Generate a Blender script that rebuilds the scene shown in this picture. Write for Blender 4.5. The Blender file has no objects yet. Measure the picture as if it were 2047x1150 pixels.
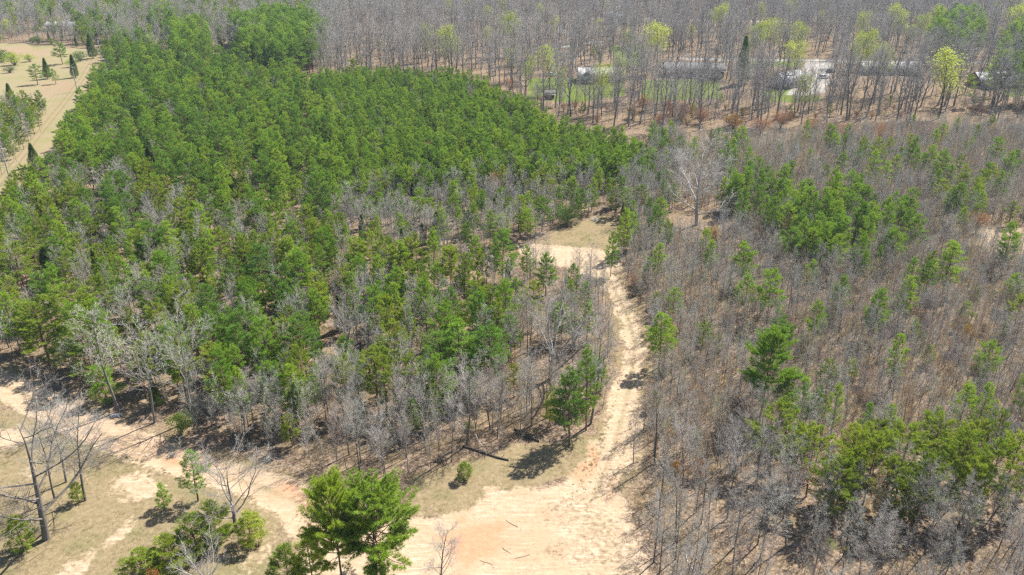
import bpy, math, random
import numpy as np
from mathutils import Vector, Matrix

# ------------------------------------------------------------------ camera, sky, sun, exposure
SC = bpy.context.scene
COL = SC.collection
CAM_H, PITCH, FPX = 66.0, math.radians(25.4), 1592.0
cam = bpy.data.cameras.new("camera"); cam.sensor_width = 36.0; cam.lens = 36.0 * FPX / 2047.0
cam.clip_start = 1.0; cam.clip_end = 9000.0
camo = bpy.data.objects.new("camera", cam); COL.objects.link(camo)
camo.location = (0, 0, CAM_H); camo.rotation_euler = (math.pi / 2 - PITCH, 0, 0)
SC.camera = camo

SUN_EL, SUN_AZ = math.radians(50), math.radians(47)      # azimuth from +Y towards +X
world = bpy.data.worlds.new("World"); SC.world = world; world.use_nodes = True
wn = world.node_tree
sky = wn.nodes.new("ShaderNodeTexSky"); sky.sky_type = 'NISHITA'; sky.sun_disc = False
sky.sun_elevation = SUN_EL; sky.sun_rotation = SUN_AZ
sky.altitude = 200; sky.air_density = 1.0; sky.dust_density = 1.0; sky.ozone_density = 1.0
wn.links.new(sky.outputs[0], wn.nodes["Background"].inputs[0])
wn.nodes["Background"].inputs[1].default_value = 0.075
sun = bpy.data.lights.new("sun", 'SUN'); sun.energy = 5.0; sun.angle = math.radians(0.53); sun.color = (1.0, 0.94, 0.84)
suno = bpy.data.objects.new("sun", sun); COL.objects.link(suno)
sdir = Vector((math.sin(SUN_AZ) * math.cos(SUN_EL), math.cos(SUN_AZ) * math.cos(SUN_EL), math.sin(SUN_EL)))
suno.rotation_euler = (-sdir).to_track_quat('-Z', 'Y').to_euler()
suno.location = (60, 60, 150)
vs = SC.view_settings
vs.view_transform = 'Standard'; vs.look = 'None'; vs.exposure = 1.6; vs.gamma = 1.0; vs.use_curve_mapping = False
SC.cycles.use_denoising = False
SC.cycles.use_adaptive_sampling = False
SC.cycles.max_bounces = 6; SC.cycles.diffuse_bounces = 3; SC.cycles.transmission_bounces = 3
SC.cycles.glossy_bounces = 2; SC.cycles.volume_bounces = 0; SC.cycles.caustics_reflective = False; SC.cycles.caustics_refractive = False

RNG = random.Random(7)
NR = np.random.default_rng(11)
CT, ST = math.cos(PITCH), math.sin(PITCH)

# ------------------------------------------------------------------ survey helpers (photo point -> place on the land)
def G(px, py, h=0.0):
    """ground position of the thing seen at photo point px,py at height h above the land"""
    u = (px - 1023.5) / FPX; v = (575.0 - py) / FPX
    dy = CT + v * ST; dz = -ST + v * CT
    t = (h - CAM_H) / dz
    return (u * t, dy * t)
def HT(by, ty):
    """height of an upright thing whose foot is seen at row by and top at row ty"""
    y = G(1023.5, by)[1]; v = (575.0 - ty) / FPX
    return CAM_H + y * (-ST + v * CT) / (CT + v * ST)
def PX(x, y, z=0.0):
    dz = z - CAM_H
    d = y * CT - dz * ST; up = y * ST + dz * CT
    return (1023.5 + FPX * x / d, 575.0 - FPX * up / d, d)
def MPP(y):
    """metres per photo pixel at distance y"""
    return (y * CT + CAM_H * ST) / FPX
def poly(pts, h=0.0):
    return np.array([G(a, b, h) for a, b in pts])

# value noise
_lat = np.random.default_rng(3).random((256, 256))
def vnoise(x, y):
    xi = np.floor(x).astype(int); yi = np.floor(y).astype(int)
    fx = x - xi; fy = y - yi
    fx = fx * fx * (3 - 2 * fx); fy = fy * fy * (3 - 2 * fy)
    a = _lat[xi & 255, yi & 255]; b = _lat[(xi + 1) & 255, yi & 255]
    c = _lat[xi & 255, (yi + 1) & 255]; d = _lat[(xi + 1) & 255, (yi + 1) & 255]
    return (a * (1 - fx) + b * fx) * (1 - fy) + (c * (1 - fx) + d * fx) * fy
def fbm(x, y, s, o=4):
    r = 0; a = 0.5; t = 0
    for k in range(o):
        r = r + a * vnoise(x * s + 17.3 * k, y * s + 5.1 * k); t += a; a *= 0.5; s *= 2.03
    return r / t
def inside(P, x, y):
    x = np.asarray(x, float); y = np.asarray(y, float); r = np.zeros(x.shape, bool)
    n = len(P)
    for i in range(n):
        x0, y0 = P[i]; x1, y1 = P[(i + 1) % n]
        if y0 == y1: continue
        c = ((y0 > y) != (y1 > y)) & (x < (x1 - x0) * (y - y0) / (y1 - y0) + x0)
        r ^= c
    return r
def pdist(P, x, y, closed=False):
    """distance to polyline + signed lateral offset + nearest parameter"""
    x = np.asarray(x, float); y = np.asarray(y, float)
    best = np.full(x.shape, 1e9); lat = np.zeros(x.shape); par = np.zeros(x.shape)
    n = len(P); m = n if closed else n - 1
    for i in range(m):
        a = P[i]; b = P[(i + 1) % n]; d = b - a; L2 = max(d @ d, 1e-9)
        t = np.clip(((x - a[0]) * d[0] + (y - a[1]) * d[1]) / L2, 0, 1)
        ex = x - a[0] - t * d[0]; ey = y - a[1] - t * d[1]
        dd = np.hypot(ex, ey); k = dd < best
        best = np.where(k, dd, best)
        lat = np.where(k, np.sign(d[0] * ey - d[1] * ex) * dd, lat); par = np.where(k, i + t, par)
    return best, lat, par
def sdf(P, x, y):
    d = pdist(P, x, y, True)[0]
    return np.where(inside(P, x, y), -d, d)
def ss(a, b, v):
    t = np.clip((v - a) / (b - a), 0, 1); return t * t * (3 - 2 * t)
def gz(x, y):
    return (fbm(np.asarray(x, float), np.asarray(y, float), 0.021, 3) - 0.5) * 1.1
def gz1(x, y):
    return float(gz(np.array([x]), np.array([y]))[0])

# ------------------------------------------------------------------ materials
MATS = {}
def newmat(name):
    m = bpy.data.materials.new(name); m.use_nodes = True
    nt = m.node_tree; nt.nodes.clear()
    out = nt.nodes.new("ShaderNodeOutputMaterial")
    MATS[name] = m
    return m, nt, out
def N(nt, t, **kw):
    n = nt.nodes.new(t)
    for k, v in kw.items():
        if k.startswith("i_"):
            key = k[2:]
            n.inputs[int(key) if key.isdigit() else key].default_value = v
        else: setattr(n, k, v)
    return n
def ramp(nt, src, stops, interp='LINEAR'):
    r = nt.nodes.new("ShaderNodeValToRGB"); r.color_ramp.interpolation = interp
    e = r.color_ramp.elements
    while len(e) < len(stops): e.new(0.5)
    for i, (p, c) in enumerate(stops): e[i].position = p; e[i].color = (*c, 1)
    nt.links.new(src, r.inputs[0]); return r.outputs[0]
def math_(nt, op, a, b=None, c=None, clamp=False):
    n = nt.nodes.new("ShaderNodeMath"); n.operation = op; n.use_clamp = clamp
    for i, v in enumerate((a, b, c)):
        if v is None: continue
        if hasattr(v, "links"): nt.links.new(v, n.inputs[i])
        else: n.inputs[i].default_value = v
    return n.outputs[0]
def mixc(nt, f, a, b, mode='MIX'):
    n = nt.nodes.new("ShaderNodeMix"); n.data_type = 'RGBA'; n.blend_type = mode
    for i, v in ((0, f), (6, a), (7, b)):
        if hasattr(v, "links"): nt.links.new(v, n.inputs[i])
        elif i == 0: n.inputs[0].default_value = v
        else: n.inputs[i].default_value = (*v, 1) if len(v) == 3 else v
    return n.outputs[2]
def smooth(nt, v, lo, hi):
    n = nt.nodes.new("ShaderNodeMapRange"); n.interpolation_type = 'SMOOTHSTEP'; n.clamp = True
    nt.links.new(v, n.inputs[0]); n.inputs[1].default_value = lo; n.inputs[2].default_value = hi
    return n.outputs[0]

def foliage(name, dark, mid, light, transl=0.35, rough=0.6):
    m, nt, out = newmat(name)
    oi = N(nt, "ShaderNodeObjectInfo"); ge = N(nt, "ShaderNodeNewGeometry")
    f = math_(nt, 'ADD', math_(nt, 'MULTIPLY', ge.outputs["Random Per Island"], 0.35), math_(nt, 'MULTIPLY', oi.outputs["Random"], 0.65))
    c = ramp(nt, f, [(0.08, dark), (0.5, mid), (0.95, light)])
    d = N(nt, "ShaderNodeBsdfDiffuse"); t = N(nt, "ShaderNodeBsdfTranslucent"); mx = N(nt, "ShaderNodeMixShader", i_0=transl)
    tc = mixc(nt, 0.5, c, (0.24, 0.32, 0.02))
    nt.links.new(c, d.inputs[0]); nt.links.new(tc, t.inputs[0])
    nt.links.new(d.outputs[0], mx.inputs[1]); nt.links.new(t.outputs[0], mx.inputs[2])
    g = N(nt, "ShaderNodeBsdfGlossy", i_Roughness=rough); g.inputs[0].default_value = (1, 1, 1, 1)
    m2 = N(nt, "ShaderNodeMixShader", i_0=0.012)
    nt.links.new(mx.outputs[0], m2.inputs[1]); nt.links.new(g.outputs[0], m2.inputs[2])
    nt.links.new(m2.outputs[0], out.inputs[0]); return m
def bark(name, a, b, c, scale=3.0):
    m, nt, out = newmat(name)
    oi = N(nt, "ShaderNodeObjectInfo"); tc = N(nt, "ShaderNodeTexCoord"); ge = N(nt, "ShaderNodeNewGeometry")
    mp = N(nt, "ShaderNodeMapping"); mp.inputs[3].default_value = (scale, scale, scale * 0.25)
    nt.links.new(tc.outputs["Object"], mp.inputs[0])
    nz = N(nt, "ShaderNodeTexNoise", i_Scale=2.0, i_Detail=4.0); nt.links.new(mp.outputs[0], nz.inputs["Vector"])
    f = math_(nt, 'ADD', math_(nt, 'MULTIPLY', nz.outputs[0], 0.45), math_(nt, 'MULTIPLY', oi.outputs["Random"], 0.4))
    f = math_(nt, 'ADD', f, math_(nt, 'MULTIPLY', ge.outputs["Random Per Island"], 0.15))
    cc = ramp(nt, f, [(0.15, a), (0.5, b), (0.85, c)])
    d = N(nt, "ShaderNodeBsdfDiffuse"); nt.links.new(cc, d.inputs[0])
    bp = N(nt, "ShaderNodeBump", i_Strength=0.5, i_Distance=0.03); nt.links.new(nz.outputs[0], bp.inputs["Height"]); nt.links.new(bp.outputs[0], d.inputs["Normal"])
    nt.links.new(d.outputs[0], out.inputs[0]); return m
def plain(name, col, rough=0.7, var=0.15, scale=4.0, metal=0.0, spec=0.3):
    m, nt, out = newmat(name)
    tc = N(nt, "ShaderNodeTexCoord"); nz = N(nt, "ShaderNodeTexNoise", i_Scale=scale, i_Detail=5.0)
    nt.links.new(tc.outputs["Object"], nz.inputs["Vector"])
    lo = tuple(v * (1 - var) for v in col); hi = tuple(min(1, v * (1 + var)) for v in col)
    c = ramp(nt, nz.outputs[0], [(0.3, lo), (0.7, hi)])
    p = N(nt, "ShaderNodeBsdfPrincipled", i_Roughness=rough, i_Metallic=metal); p.inputs["Specular IOR Level"].default_value = spec
    nt.links.new(c, p.inputs[0]); nt.links.new(p.outputs[0], out.inputs[0]); return m

M_PINE = foliage("pine_needles", (0.036, 0.130, 0.024), (0.135, 0.280, 0.024), (0.32, 0.430, 0.032), 0.40)
M_VPINE = foliage("virginia_needles", (0.095, 0.165, 0.016), (0.21, 0.285, 0.022), (0.34, 0.40, 0.034), 0.40)
M_FRONT = foliage("front_pine_needles", (0.14, 0.24, 0.02), (0.23, 0.335, 0.024), (0.34, 0.43, 0.034), 0.40)
M_CEDAR = foliage("cedar_sprays", (0.030, 0.080, 0.026), (0.060, 0.125, 0.032), (0.11, 0.18, 0.042), 0.35)
M_BUD = foliage("spring_leaves", (0.22, 0.27, 0.03), (0.34, 0.38, 0.04), (0.45, 0.47, 0.06), 0.4)
M_ORANGE = foliage("russet_leaves", (0.20, 0.075, 0.025), (0.30, 0.13, 0.04), (0.36, 0.20, 0.07), 0.25)
M_RED = foliage("red_buds", (0.20, 0.05, 0.045), (0.27, 0.09, 0.07), (0.30, 0.14, 0.10), 0.25)
M_SHRUB = foliage("shrub_leaves", (0.022, 0.05, 0.015), (0.05, 0.10, 0.025), (0.09, 0.15, 0.035), 0.25)
M_GRASS = foliage("grass_blades", (0.07, 0.085, 0.026), (0.13, 0.125, 0.05), (0.21, 0.18, 0.09), 0.3)
M_STRAW = foliage("dry_stems", (0.12, 0.085, 0.052), (0.20, 0.145, 0.09), (0.29, 0.225, 0.15), 0.15)
M_PBARK = bark("pine_bark", (0.075, 0.050, 0.038), (0.13, 0.090, 0.065), (0.19, 0.135, 0.10))
M_BARK = bark("grey_bark", (0.10, 0.09, 0.08), (0.17, 0.157, 0.142), (0.265, 0.248, 0.226))
M_TWIG = bark("grey_twigs", (0.18, 0.165, 0.148), (0.29, 0.27, 0.245), (0.42, 0.40, 0.37))
M_DARKBARK = bark("dark_bark", (0.055, 0.05, 0.045), (0.10, 0.092, 0.083), (0.16, 0.148, 0.135))
M_DTWIG = bark("brown_twigs", (0.21, 0.19, 0.172), (0.325, 0.30, 0.275), (0.45, 0.425, 0.395))
M_HTWIG = bark("forest_twigs", (0.19, 0.176, 0.163), (0.315, 0.295, 0.275), (0.44, 0.416, 0.392))
M_HBARK = bark("forest_bark", (0.10, 0.092, 0.084), (0.18, 0.167, 0.154), (0.28, 0.262, 0.244))
M_STWIG = bark("sapling_twigs", (0.24, 0.225, 0.20), (0.37, 0.35, 0.315), (0.50, 0.48, 0.445))
M_OTWIG = bark("oak_twigs", (0.10, 0.09, 0.082), (0.16, 0.147, 0.135), (0.24, 0.222, 0.205))
M_CLOD = bark("clod_soil", (0.14, 0.09, 0.06), (0.21, 0.145, 0.10), (0.28, 0.22, 0.165))
M_GTWIG = bark("lichen_twigs", (0.22, 0.218, 0.19), (0.32, 0.318, 0.28), (0.44, 0.437, 0.395))
M_BTWIG = bark("russet_twigs", (0.23, 0.155, 0.115), (0.32, 0.225, 0.17), (0.42, 0.32, 0.25))
M_PALE = bark("pale_bark", (0.18, 0.173, 0.16), (0.26, 0.25, 0.233), (0.34, 0.328, 0.308))

# ------------------------------------------------------------------ mesh helpers
def mk_mesh(name, V, polys, mats=(), pmat=None, smooth_=False):
    """V (n,3); polys: list of int arrays (m,3) or (m,4)"""
    me = bpy.data.meshes.new(name)
    V = np.asarray(V, np.float32)
    me.vertices.add(len(V)); me.vertices.foreach_set("co", V.ravel())
    idx = np.concatenate([p.ravel() for p in polys]).astype(np.int32) if polys else np.zeros(0, np.int32)
    tot = np.concatenate([np.full(len(p), p.shape[1]) for p in polys]).astype(np.int32) if polys else np.zeros(0, np.int32)
    st = np.concatenate([[0], np.cumsum(tot)[:-1]]).astype(np.int32)
    me.loops.add(len(idx)); me.loops.foreach_set("vertex_index", idx)
    me.polygons.add(len(tot)); me.polygons.foreach_set("loop_start", st); me.polygons.foreach_set("loop_total", tot)
    for m in mats: me.materials.append(m)
    if pmat is not None: me.polygons.foreach_set("material_index", np.asarray(pmat, np.int32))
    if smooth_: me.polygons.foreach_set("use_smooth", np.ones(len(tot), bool))
    me.update(calc_edges=True)
    return me
class MB:
    """collects boxes, prisms and tubes into one mesh"""
    def __init__(s): s.V = []; s.P = []; s.n = 0
    def add(s, V, *polys):
        V = np.asarray(V, float).reshape(-1, 3)
        for p in polys: s.P.append(np.asarray(p, int) + s.n)
        s.V.append(V); s.n += len(V); return s
    def box(s, x0, x1, y0, y1, z0, z1):
        V = [(x, y, z) for z in (z0, z1) for y in (y0, y1) for x in (x0, x1)]
        return s.add(V, [(0, 2, 3, 1), (4, 5, 7, 6), (0, 1, 5, 4), (2, 6, 7, 3), (0, 4, 6, 2), (1, 3, 7, 5)])
    def tube(s, pts, rad, n=6, cap=True):
        V, Q = tubes(np.array([pts], float), np.array([rad], float), n)
        s.add(V, Q)
        if cap:
            k = len(pts)
            for j, ctr in ((0, pts[0]), (k - 1, pts[-1])):
                ring = V[j * n:(j + 1) * n]
                s.add(np.vstack([ring, [ctr]]), [(a, (a + 1) % n, n) for a in range(n)])
        return s
    def prism(s, outline, axis, a0, a1):
        """2-D outline extruded along axis 0/1/2"""
        n = len(outline); V = []
        for a in (a0, a1):
            for p, q in outline:
                V.append({0: (a, p, q), 1: (p, a, q), 2: (p, q, a)}[axis])
        s.add(V, [(i, (i + 1) % n, n + (i + 1) % n, n + i) for i in range(n)])
        c0 = np.mean(np.array(V[:n]), 0); c1 = np.mean(np.array(V[n:]), 0)
        s.add(V[:n] + [tuple(c0)], [(i, (i + 1) % n, n) for i in range(n)])
        s.add(V[n:] + [tuple(c1)], [(i, (i + 1) % n, n) for i in range(n)])
        return s
    def mesh(s, name, mat, smooth_=False):
        V = np.vstack(s.V)
        t3 = [p for p in s.P if p.shape[1] == 3]; t4 = [p for p in s.P if p.shape[1] == 4]
        return mk_mesh(name, V, t3 + t4, [mat], smooth_=smooth_)
    def obj(s, name, mat, parent=None, smooth_=False):
        return link(bpy.data.objects.new(name, s.mesh(name, mat, smooth_)), parent)
def link(o, parent=None):
    COL.objects.link(o)
    if parent is not None: o.parent = parent
    return o
def tag(o, label=None, cat=None, group=None, kind=None):
    if label: o["label"] = label
    if cat: o["category"] = cat
    if group: o["group"] = group
    if kind: o["kind"] = kind
    return o
def empty(name, loc, rz=0.0, scale=(1, 1, 1), tilt=(0, 0)):
    o = bpy.data.objects.new(name, None); o.empty_display_size = 0.3
    o.location = loc; o.rotation_euler = (tilt[0], tilt[1], rz); o.scale = scale
    return link(o)
def tubes(P, R, n):
    """P (m,k,3) polylines, R (m,k) radii -> verts, quads"""
    m, k, _ = P.shape
    T = np.empty_like(P); T[:, 1:-1] = P[:, 2:] - P[:, :-2]; T[:, 0] = P[:, 1] - P[:, 0]; T[:, -1] = P[:, -1] - P[:, -2]
    T /= np.linalg.norm(T, axis=2, keepdims=True) + 1e-9
    ref = np.where(np.abs(T[:, :1, 2:3]) < 0.9, np.array([0, 0, 1.0]), np.array([1.0, 0, 0]))
    A = np.cross(T, np.broadcast_to(ref, T.shape)); A /= np.linalg.norm(A, axis=2, keepdims=True) + 1e-9
    B = np.cross(T, A)
    ang = np.arange(n) * 2 * math.pi / n
    V = P[:, :, None] + R[:, :, None, None] * (A[:, :, None] * np.cos(ang)[None, None, :, None] + B[:, :, None] * np.sin(ang)[None, None, :, None])
    V = V.reshape(-1, 3)
    base = (np.arange(m) * k * n)[:, None, None] + (np.arange(k - 1) * n)[None, :, None]
    i = np.arange(n)[None, None]; j = (np.arange(n) + 1)[None, None] % n
    Q = np.stack([base + i, base + j, base + n + j, base + n + i], -1).reshape(-1, 4)
    return V, Q
def blades(P0, D, L, W, rng):
    """single-triangle blades from P0 along D"""
    m = len(P0); D = D / (np.linalg.norm(D, axis=1, keepdims=True) + 1e-9)
    S = np.cross(D, rng.normal(size=(m, 3))); S /= np.linalg.norm(S, axis=1, keepdims=True) + 1e-9
    V = np.stack([P0 - S * (W / 2)[:, None], P0 + S * (W / 2)[:, None], P0 + D * L[:, None]], 1).reshape(-1, 3)
    return V, np.arange(3 * m).reshape(m, 3)
def leafquads(P0, size, rng, flat=0.0):
    m = len(P0)
    A = rng.normal(size=(m, 3)); A[:, 2] *= (1 - flat); A /= np.linalg.norm(A, axis=1, keepdims=True)
    B = np.cross(A, rng.normal(size=(m, 3))); B[:, 2] *= (1 - flat); B /= np.linalg.norm(B, axis=1, keepdims=True) + 1e-9
    a = A * size[:, None]; b = B * (size * 0.6)[:, None]
    V = np.stack([P0 - a * 0.5, P0 + b * 0.5, P0 + a * 0.5, P0 - b * 0.5], 1).reshape(-1, 3)
    return V, np.arange(4 * m).reshape(m, 4)

# ------------------------------------------------------------------ tree prototypes (each: wood mesh, crown mesh, height, width)
def _norm(v):
    l = math.sqrt(v[0] * v[0] + v[1] * v[1] + v[2] * v[2]) + 1e-9
    return (v[0] / l, v[1] / l, v[2] / l)
def _perp(d, az):
    r = (0, 0, 1) if abs(d[2]) < 0.95 else (1, 0, 0)
    a = _norm((d[1] * r[2] - d[2] * r[1], d[2] * r[0] - d[0] * r[2], d[0] * r[1] - d[1] * r[0]))
    b = (d[1] * a[2] - d[2] * a[1], d[2] * a[0] - d[0] * a[2], d[0] * a[1] - d[1] * a[0])
    c, s = math.cos(az), math.sin(az)
    return (a[0] * c + b[0] * s, a[1] * c + b[1] * s, a[2] * c + b[2] * s)
class Grow:
    def __init__(s, seed, lv):
        s.r = random.Random(seed); s.lv = lv; s.br = {}; s.tips = []
    def go(s, p, d, L, r, lev):
        q = s.lv[lev]; k = q['k']; rr = s.r
        pts = [p]; rads = [r]; dirs = [d]; step = L / (k - 1); end = q.get('end', 0.25)
        for i in range(1, k):
            w = q.get('w', 0.12)
            d = _norm((d[0] + rr.gauss(0, w), d[1] + rr.gauss(0, w), d[2] + rr.gauss(0, w) + q.get('up', 0.0)))
            p = (p[0] + d[0] * step, p[1] + d[1] * step, p[2] + d[2] * step)
            pts.append(p); rads.append(r * (1 - (1 - end) * i / (k - 1))); dirs.append(d)
        s.br.setdefault((lev, k), []).append((pts, rads))
        if lev == len(s.lv) - 1 or lev >= 3: s.tips.append(p)
        if lev + 1 >= len(s.lv): return
        c = s.lv[lev + 1]; n = c['n']; n = rr.randint(n[0], n[1]); az = rr.random() * 6.28; t0 = c['t0']
        for j in range(n):
            t = t0 + (c.get('t1', 1.0) - t0) * (j + rr.random() * 0.8) / n
            f = min(t, 0.999) * (k - 1); i = int(f); g = f - i
            a = pts[i]; b = pts[i + 1]
            o = (a[0] + (b[0] - a[0]) * g, a[1] + (b[1] - a[1]) * g, a[2] + (b[2] - a[2]) * g)
            dd = dirs[min(i + 1, k - 1)]; az += 2.4 + rr.gauss(0, 0.5)
            pe = _perp(dd, az); an = math.radians(rr.uniform(*c['ang']))
            nd = (dd[0] * math.cos(an) + pe[0] * math.sin(an), dd[1] * math.cos(an) + pe[1] * math.sin(an), dd[2] * math.cos(an) + pe[2] * math.sin(an))
            LL = c['len'] * (L if c.get('rel', True) else 1.0) * rr.uniform(0.7, 1.15) * (1 - c.get('fall', 0.45) * (t - t0) / max(1e-6, 1 - t0))
            r0 = rads[i] * c.get('rr', 0.55)
            s.go(o, nd, LL, max(r0, c.get('rmin', 0.008)), lev + 1)
    def meshes(s, name, m_wood, m_twig, wood_levels=2, sides=(8, 5, 4, 3, 3, 3), extra=None):
        W = MB(); C = MB()
        for (lev, k), lst in s.br.items():
            P = np.array([a for a, b in lst], float); R = np.array([b for a, b in lst], float)
            V, Q = tubes(P, R, sides[lev]); (W if lev < wood_levels else C).add(V, Q)
        wm = W.mesh(name + "_wood", m_wood, True)
        if extra is None: return wm, C.mesh(name + "_twigs", m_twig)
        V0 = np.vstack(C.V); ex = extra(np.array(s.tips)); n0 = len(V0)
        q = np.vstack([p for p in C.P]); cm = mk_mesh(name + "_crown", np.vstack([V0, ex[0]]), [q, ex[1] + n0], [m_twig, ex[2]],
                                                     np.concatenate([np.zeros(len(q)), np.ones(len(ex[1]))]))
        return wm, cm
def bounds(me):
    a = np.empty(len(me.vertices) * 3, np.float32); me.vertices.foreach_get("co", a); a = a.reshape(-1, 3)
    return a[:, 2].max(), 2 * np.percentile(np.hypot(a[:, 0], a[:, 1]), 93)
PROTO = {}                                                   # kind -> list of (wood, crown, h, w)
def proto(kind, wm, cm):
    h, w = bounds(cm); h = max(h, bounds(wm)[0]); PROTO.setdefault(kind, []).append((wm, cm, float(h), float(w)))

# mature hardwood, bare: tall clear bole, vase-shaped crown
for sd in range(5):
    g = Grow(100 + sd, [dict(k=8, w=0.055, up=0.06, end=0.12),
        dict(k=6, n=(12, 15), t0=0.30, ang=(26, 52), len=0.46, up=0.10, w=0.12, rr=0.55, fall=0.45),
        dict(k=4, n=(6, 8), t0=0.25, ang=(25, 55), len=0.46, up=0.06, w=0.16, rr=0.5),
        dict(k=3, n=(5, 6), t0=0.2, ang=(25, 55), len=0.46, up=0.05, w=0.18, rr=0.5, rmin=0.016),
        dict(k=2, n=(4, 6), t0=0.15, ang=(25, 60), len=0.62, up=0.04, w=0.1, rr=0.6, rmin=0.0105, end=0.35)])
    g.go((0, 0, -0.3), (0.05 * math.sin(sd * 2.1), 0.05 * math.cos(sd * 3.3), 1), 20.0, 0.30, 0)
    proto('hardwood', *g.meshes("hardwood%d" % sd, M_HBARK, M_HTWIG, 3))
# mid-size bare trees of the wood edge
for sd in range(6):
    spread = (0.32, 0.40, 0.48)[sd % 3]
    g = Grow(200 + sd, [dict(k=7, w=0.045, up=0.05, end=0.15),
        dict(k=5, n=(13, 17), t0=0.30, ang=(28, 52), len=spread, up=0.12, w=0.10, rr=0.38, fall=0.55, rmin=0.016),
        dict(k=4, n=(7, 9), t0=0.2, ang=(25, 48), len=0.46, up=0.08, w=0.13, rr=0.45, rmin=0.009),
        dict(k=3, n=(5, 7), t0=0.15, ang=(25, 50), len=0.52, up=0.06, w=0.15, rr=0.5, rmin=0.0062),
        dict(k=2, n=(3, 4), t0=0.2, ang=(25, 52), len=0.6, up=0.04, w=0.1, rr=0.7, rmin=0.0052, end=0.4)])
    g.go((0, 0, -0.2), (0, 0, 1), 9.5, 0.095, 0)
    proto('bare', *g.meshes("bare%d" % sd, M_BARK if sd % 2 else M_DARKBARK, (M_TWIG, M_GTWIG, M_DTWIG)[sd % 3], 2))
# saplings: slim whips with steep twigs
for sd in range(10):
    red = sd in (7,); org = sd in (8,); grn = sd in (9,)
    ex = None
    if red or org or grn:
        def ex(T, sd=sd, red=red, org=org):
            r = np.random.default_rng(sd); T = T[::2] if not org else T
            P = T + r.normal(size=T.shape) * 0.10
            V, Q = leafquads(P, r.uniform(0.05, 0.11, len(P)) * (1.25 if org else 1.0), r)
            return V, Q, (M_RED if red else (M_ORANGE if org else M_BUD))
    g = Grow(300 + sd, [dict(k=6, w=0.05, up=0.06, end=0.15),
        dict(k=4, n=(12, 16), t0=0.20, ang=(15, 36), len=0.33, up=0.14, w=0.10, rr=0.45, fall=0.45, rmin=0.009),
        dict(k=3, n=(6, 8), t0=0.2, ang=(20, 42), len=0.46, up=0.08, w=0.13, rr=0.55, rmin=0.0066),
        dict(k=2, n=(4, 6), t0=0.15, ang=(20, 46), len=0.5, up=0.05, w=0.12, rr=0.7, rmin=0.0052, end=0.4)])
    g.go((0, 0, -0.2), (0, 0, 1), 6.6, 0.045, 0)
    proto('sapling', *g.meshes("sapling%d" % sd, M_BARK, (M_STWIG, M_GTWIG, M_DTWIG, M_STWIG, M_GTWIG, M_BTWIG)[sd % 6], 1, extra=ex))
# great open-grown oaks with low limbs
for sd in range(3):
    g = Grow(400 + sd, [dict(k=8, w=0.035, up=0.10, end=0.05),
        dict(k=7, n=(13, 16), t0=0.18, ang=(42, 72), len=0.66, up=0.11, w=0.13, rr=0.5, fall=0.35, rmin=0.05),
        dict(k=5, n=(7, 9), t0=0.25, ang=(26, 54), len=0.44, up=0.06, w=0.16, rr=0.42, rmin=0.018),
        dict(k=4, n=(6, 8), t0=0.2, ang=(26, 54), len=0.46, up=0.05, w=0.17, rr=0.5, rmin=0.010),
        dict(k=3, n=(4, 6), t0=0.15, ang=(26, 56), len=0.6, up=0.04, w=0.16, rr=0.6, rmin=0.0065, end=0.4)])
    g.go((0, 0, -0.3), (0.01, 0.01, 1), 14.0, 0.27, 0)
    proto('oak', *g.meshes("oak%d" % sd, (M_PALE, M_DARKBARK, M_BARK)[sd], (M_STWIG, M_OTWIG, M_TWIG)[sd], 3))
# pale many-stemmed spreading trees (crown from low down)
for sd in range(3):
    g = Grow(450 + sd, [dict(k=4, w=0.05, up=0.05, end=0.6),
        dict(k=7, n=(7, 9), t0=0.25, ang=(14, 38), len=2.6, up=0.03, w=0.08, rr=0.55, fall=0.15),
        dict(k=4, n=(9, 12), t0=0.22, ang=(25, 48), len=0.30, up=0.06, w=0.12, rr=0.42, rmin=0.011),
        dict(k=3, n=(7, 9), t0=0.15, ang=(22, 46), len=0.46, up=0.05, w=0.14, rr=0.5, rmin=0.0075),
        dict(k=2, n=(3, 4), t0=0.2, ang=(22, 50), len=0.55, up=0.04, w=0.1, rr=0.7, rmin=0.0058, end=0.4)])
    g.go((0, 0, -0.2), (0, 0, 1), 2.6, 0.13, 0)
    proto('pale', *g.meshes("pale%d" % sd, M_PALE, M_TWIG, 2))
# trees in first yellow-green leaf
for sd in range(3):
    def ex(T, sd=sd):
        r = np.random.default_rng(500 + sd); P = np.repeat(T, 4, 0) + r.normal(size=(len(T) * 4, 3)) * 0.55
        V, Q = leafquads(P, r.uniform(0.2, 0.42, len(P)), r); return V, Q, M_BUD
    g = Grow(500 + sd, [dict(k=7, w=0.04, up=0.05, end=0.18),
        dict(k=5, n=(12, 14), t0=0.32, ang=(28, 52), len=0.40, up=0.12, w=0.1, rr=0.5, fall=0.5),
        dict(k=4, n=(6, 8), t0=0.25, ang=(25, 52), len=0.44, up=0.06, w=0.14, rr=0.55),
        dict(k=2, n=(6, 8), t0=0.15, ang=(25, 55), len=0.5, up=0.05, w=0.14, rr=0.6, rmin=0.016)])
    g.go((0, 0, -0.3), (0, 0, 1), 15.0, 0.2, 0)
    proto('budding', *g.meshes("budding%d" % sd, M_DARKBARK, M_DTWIG, 2, extra=ex))

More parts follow.
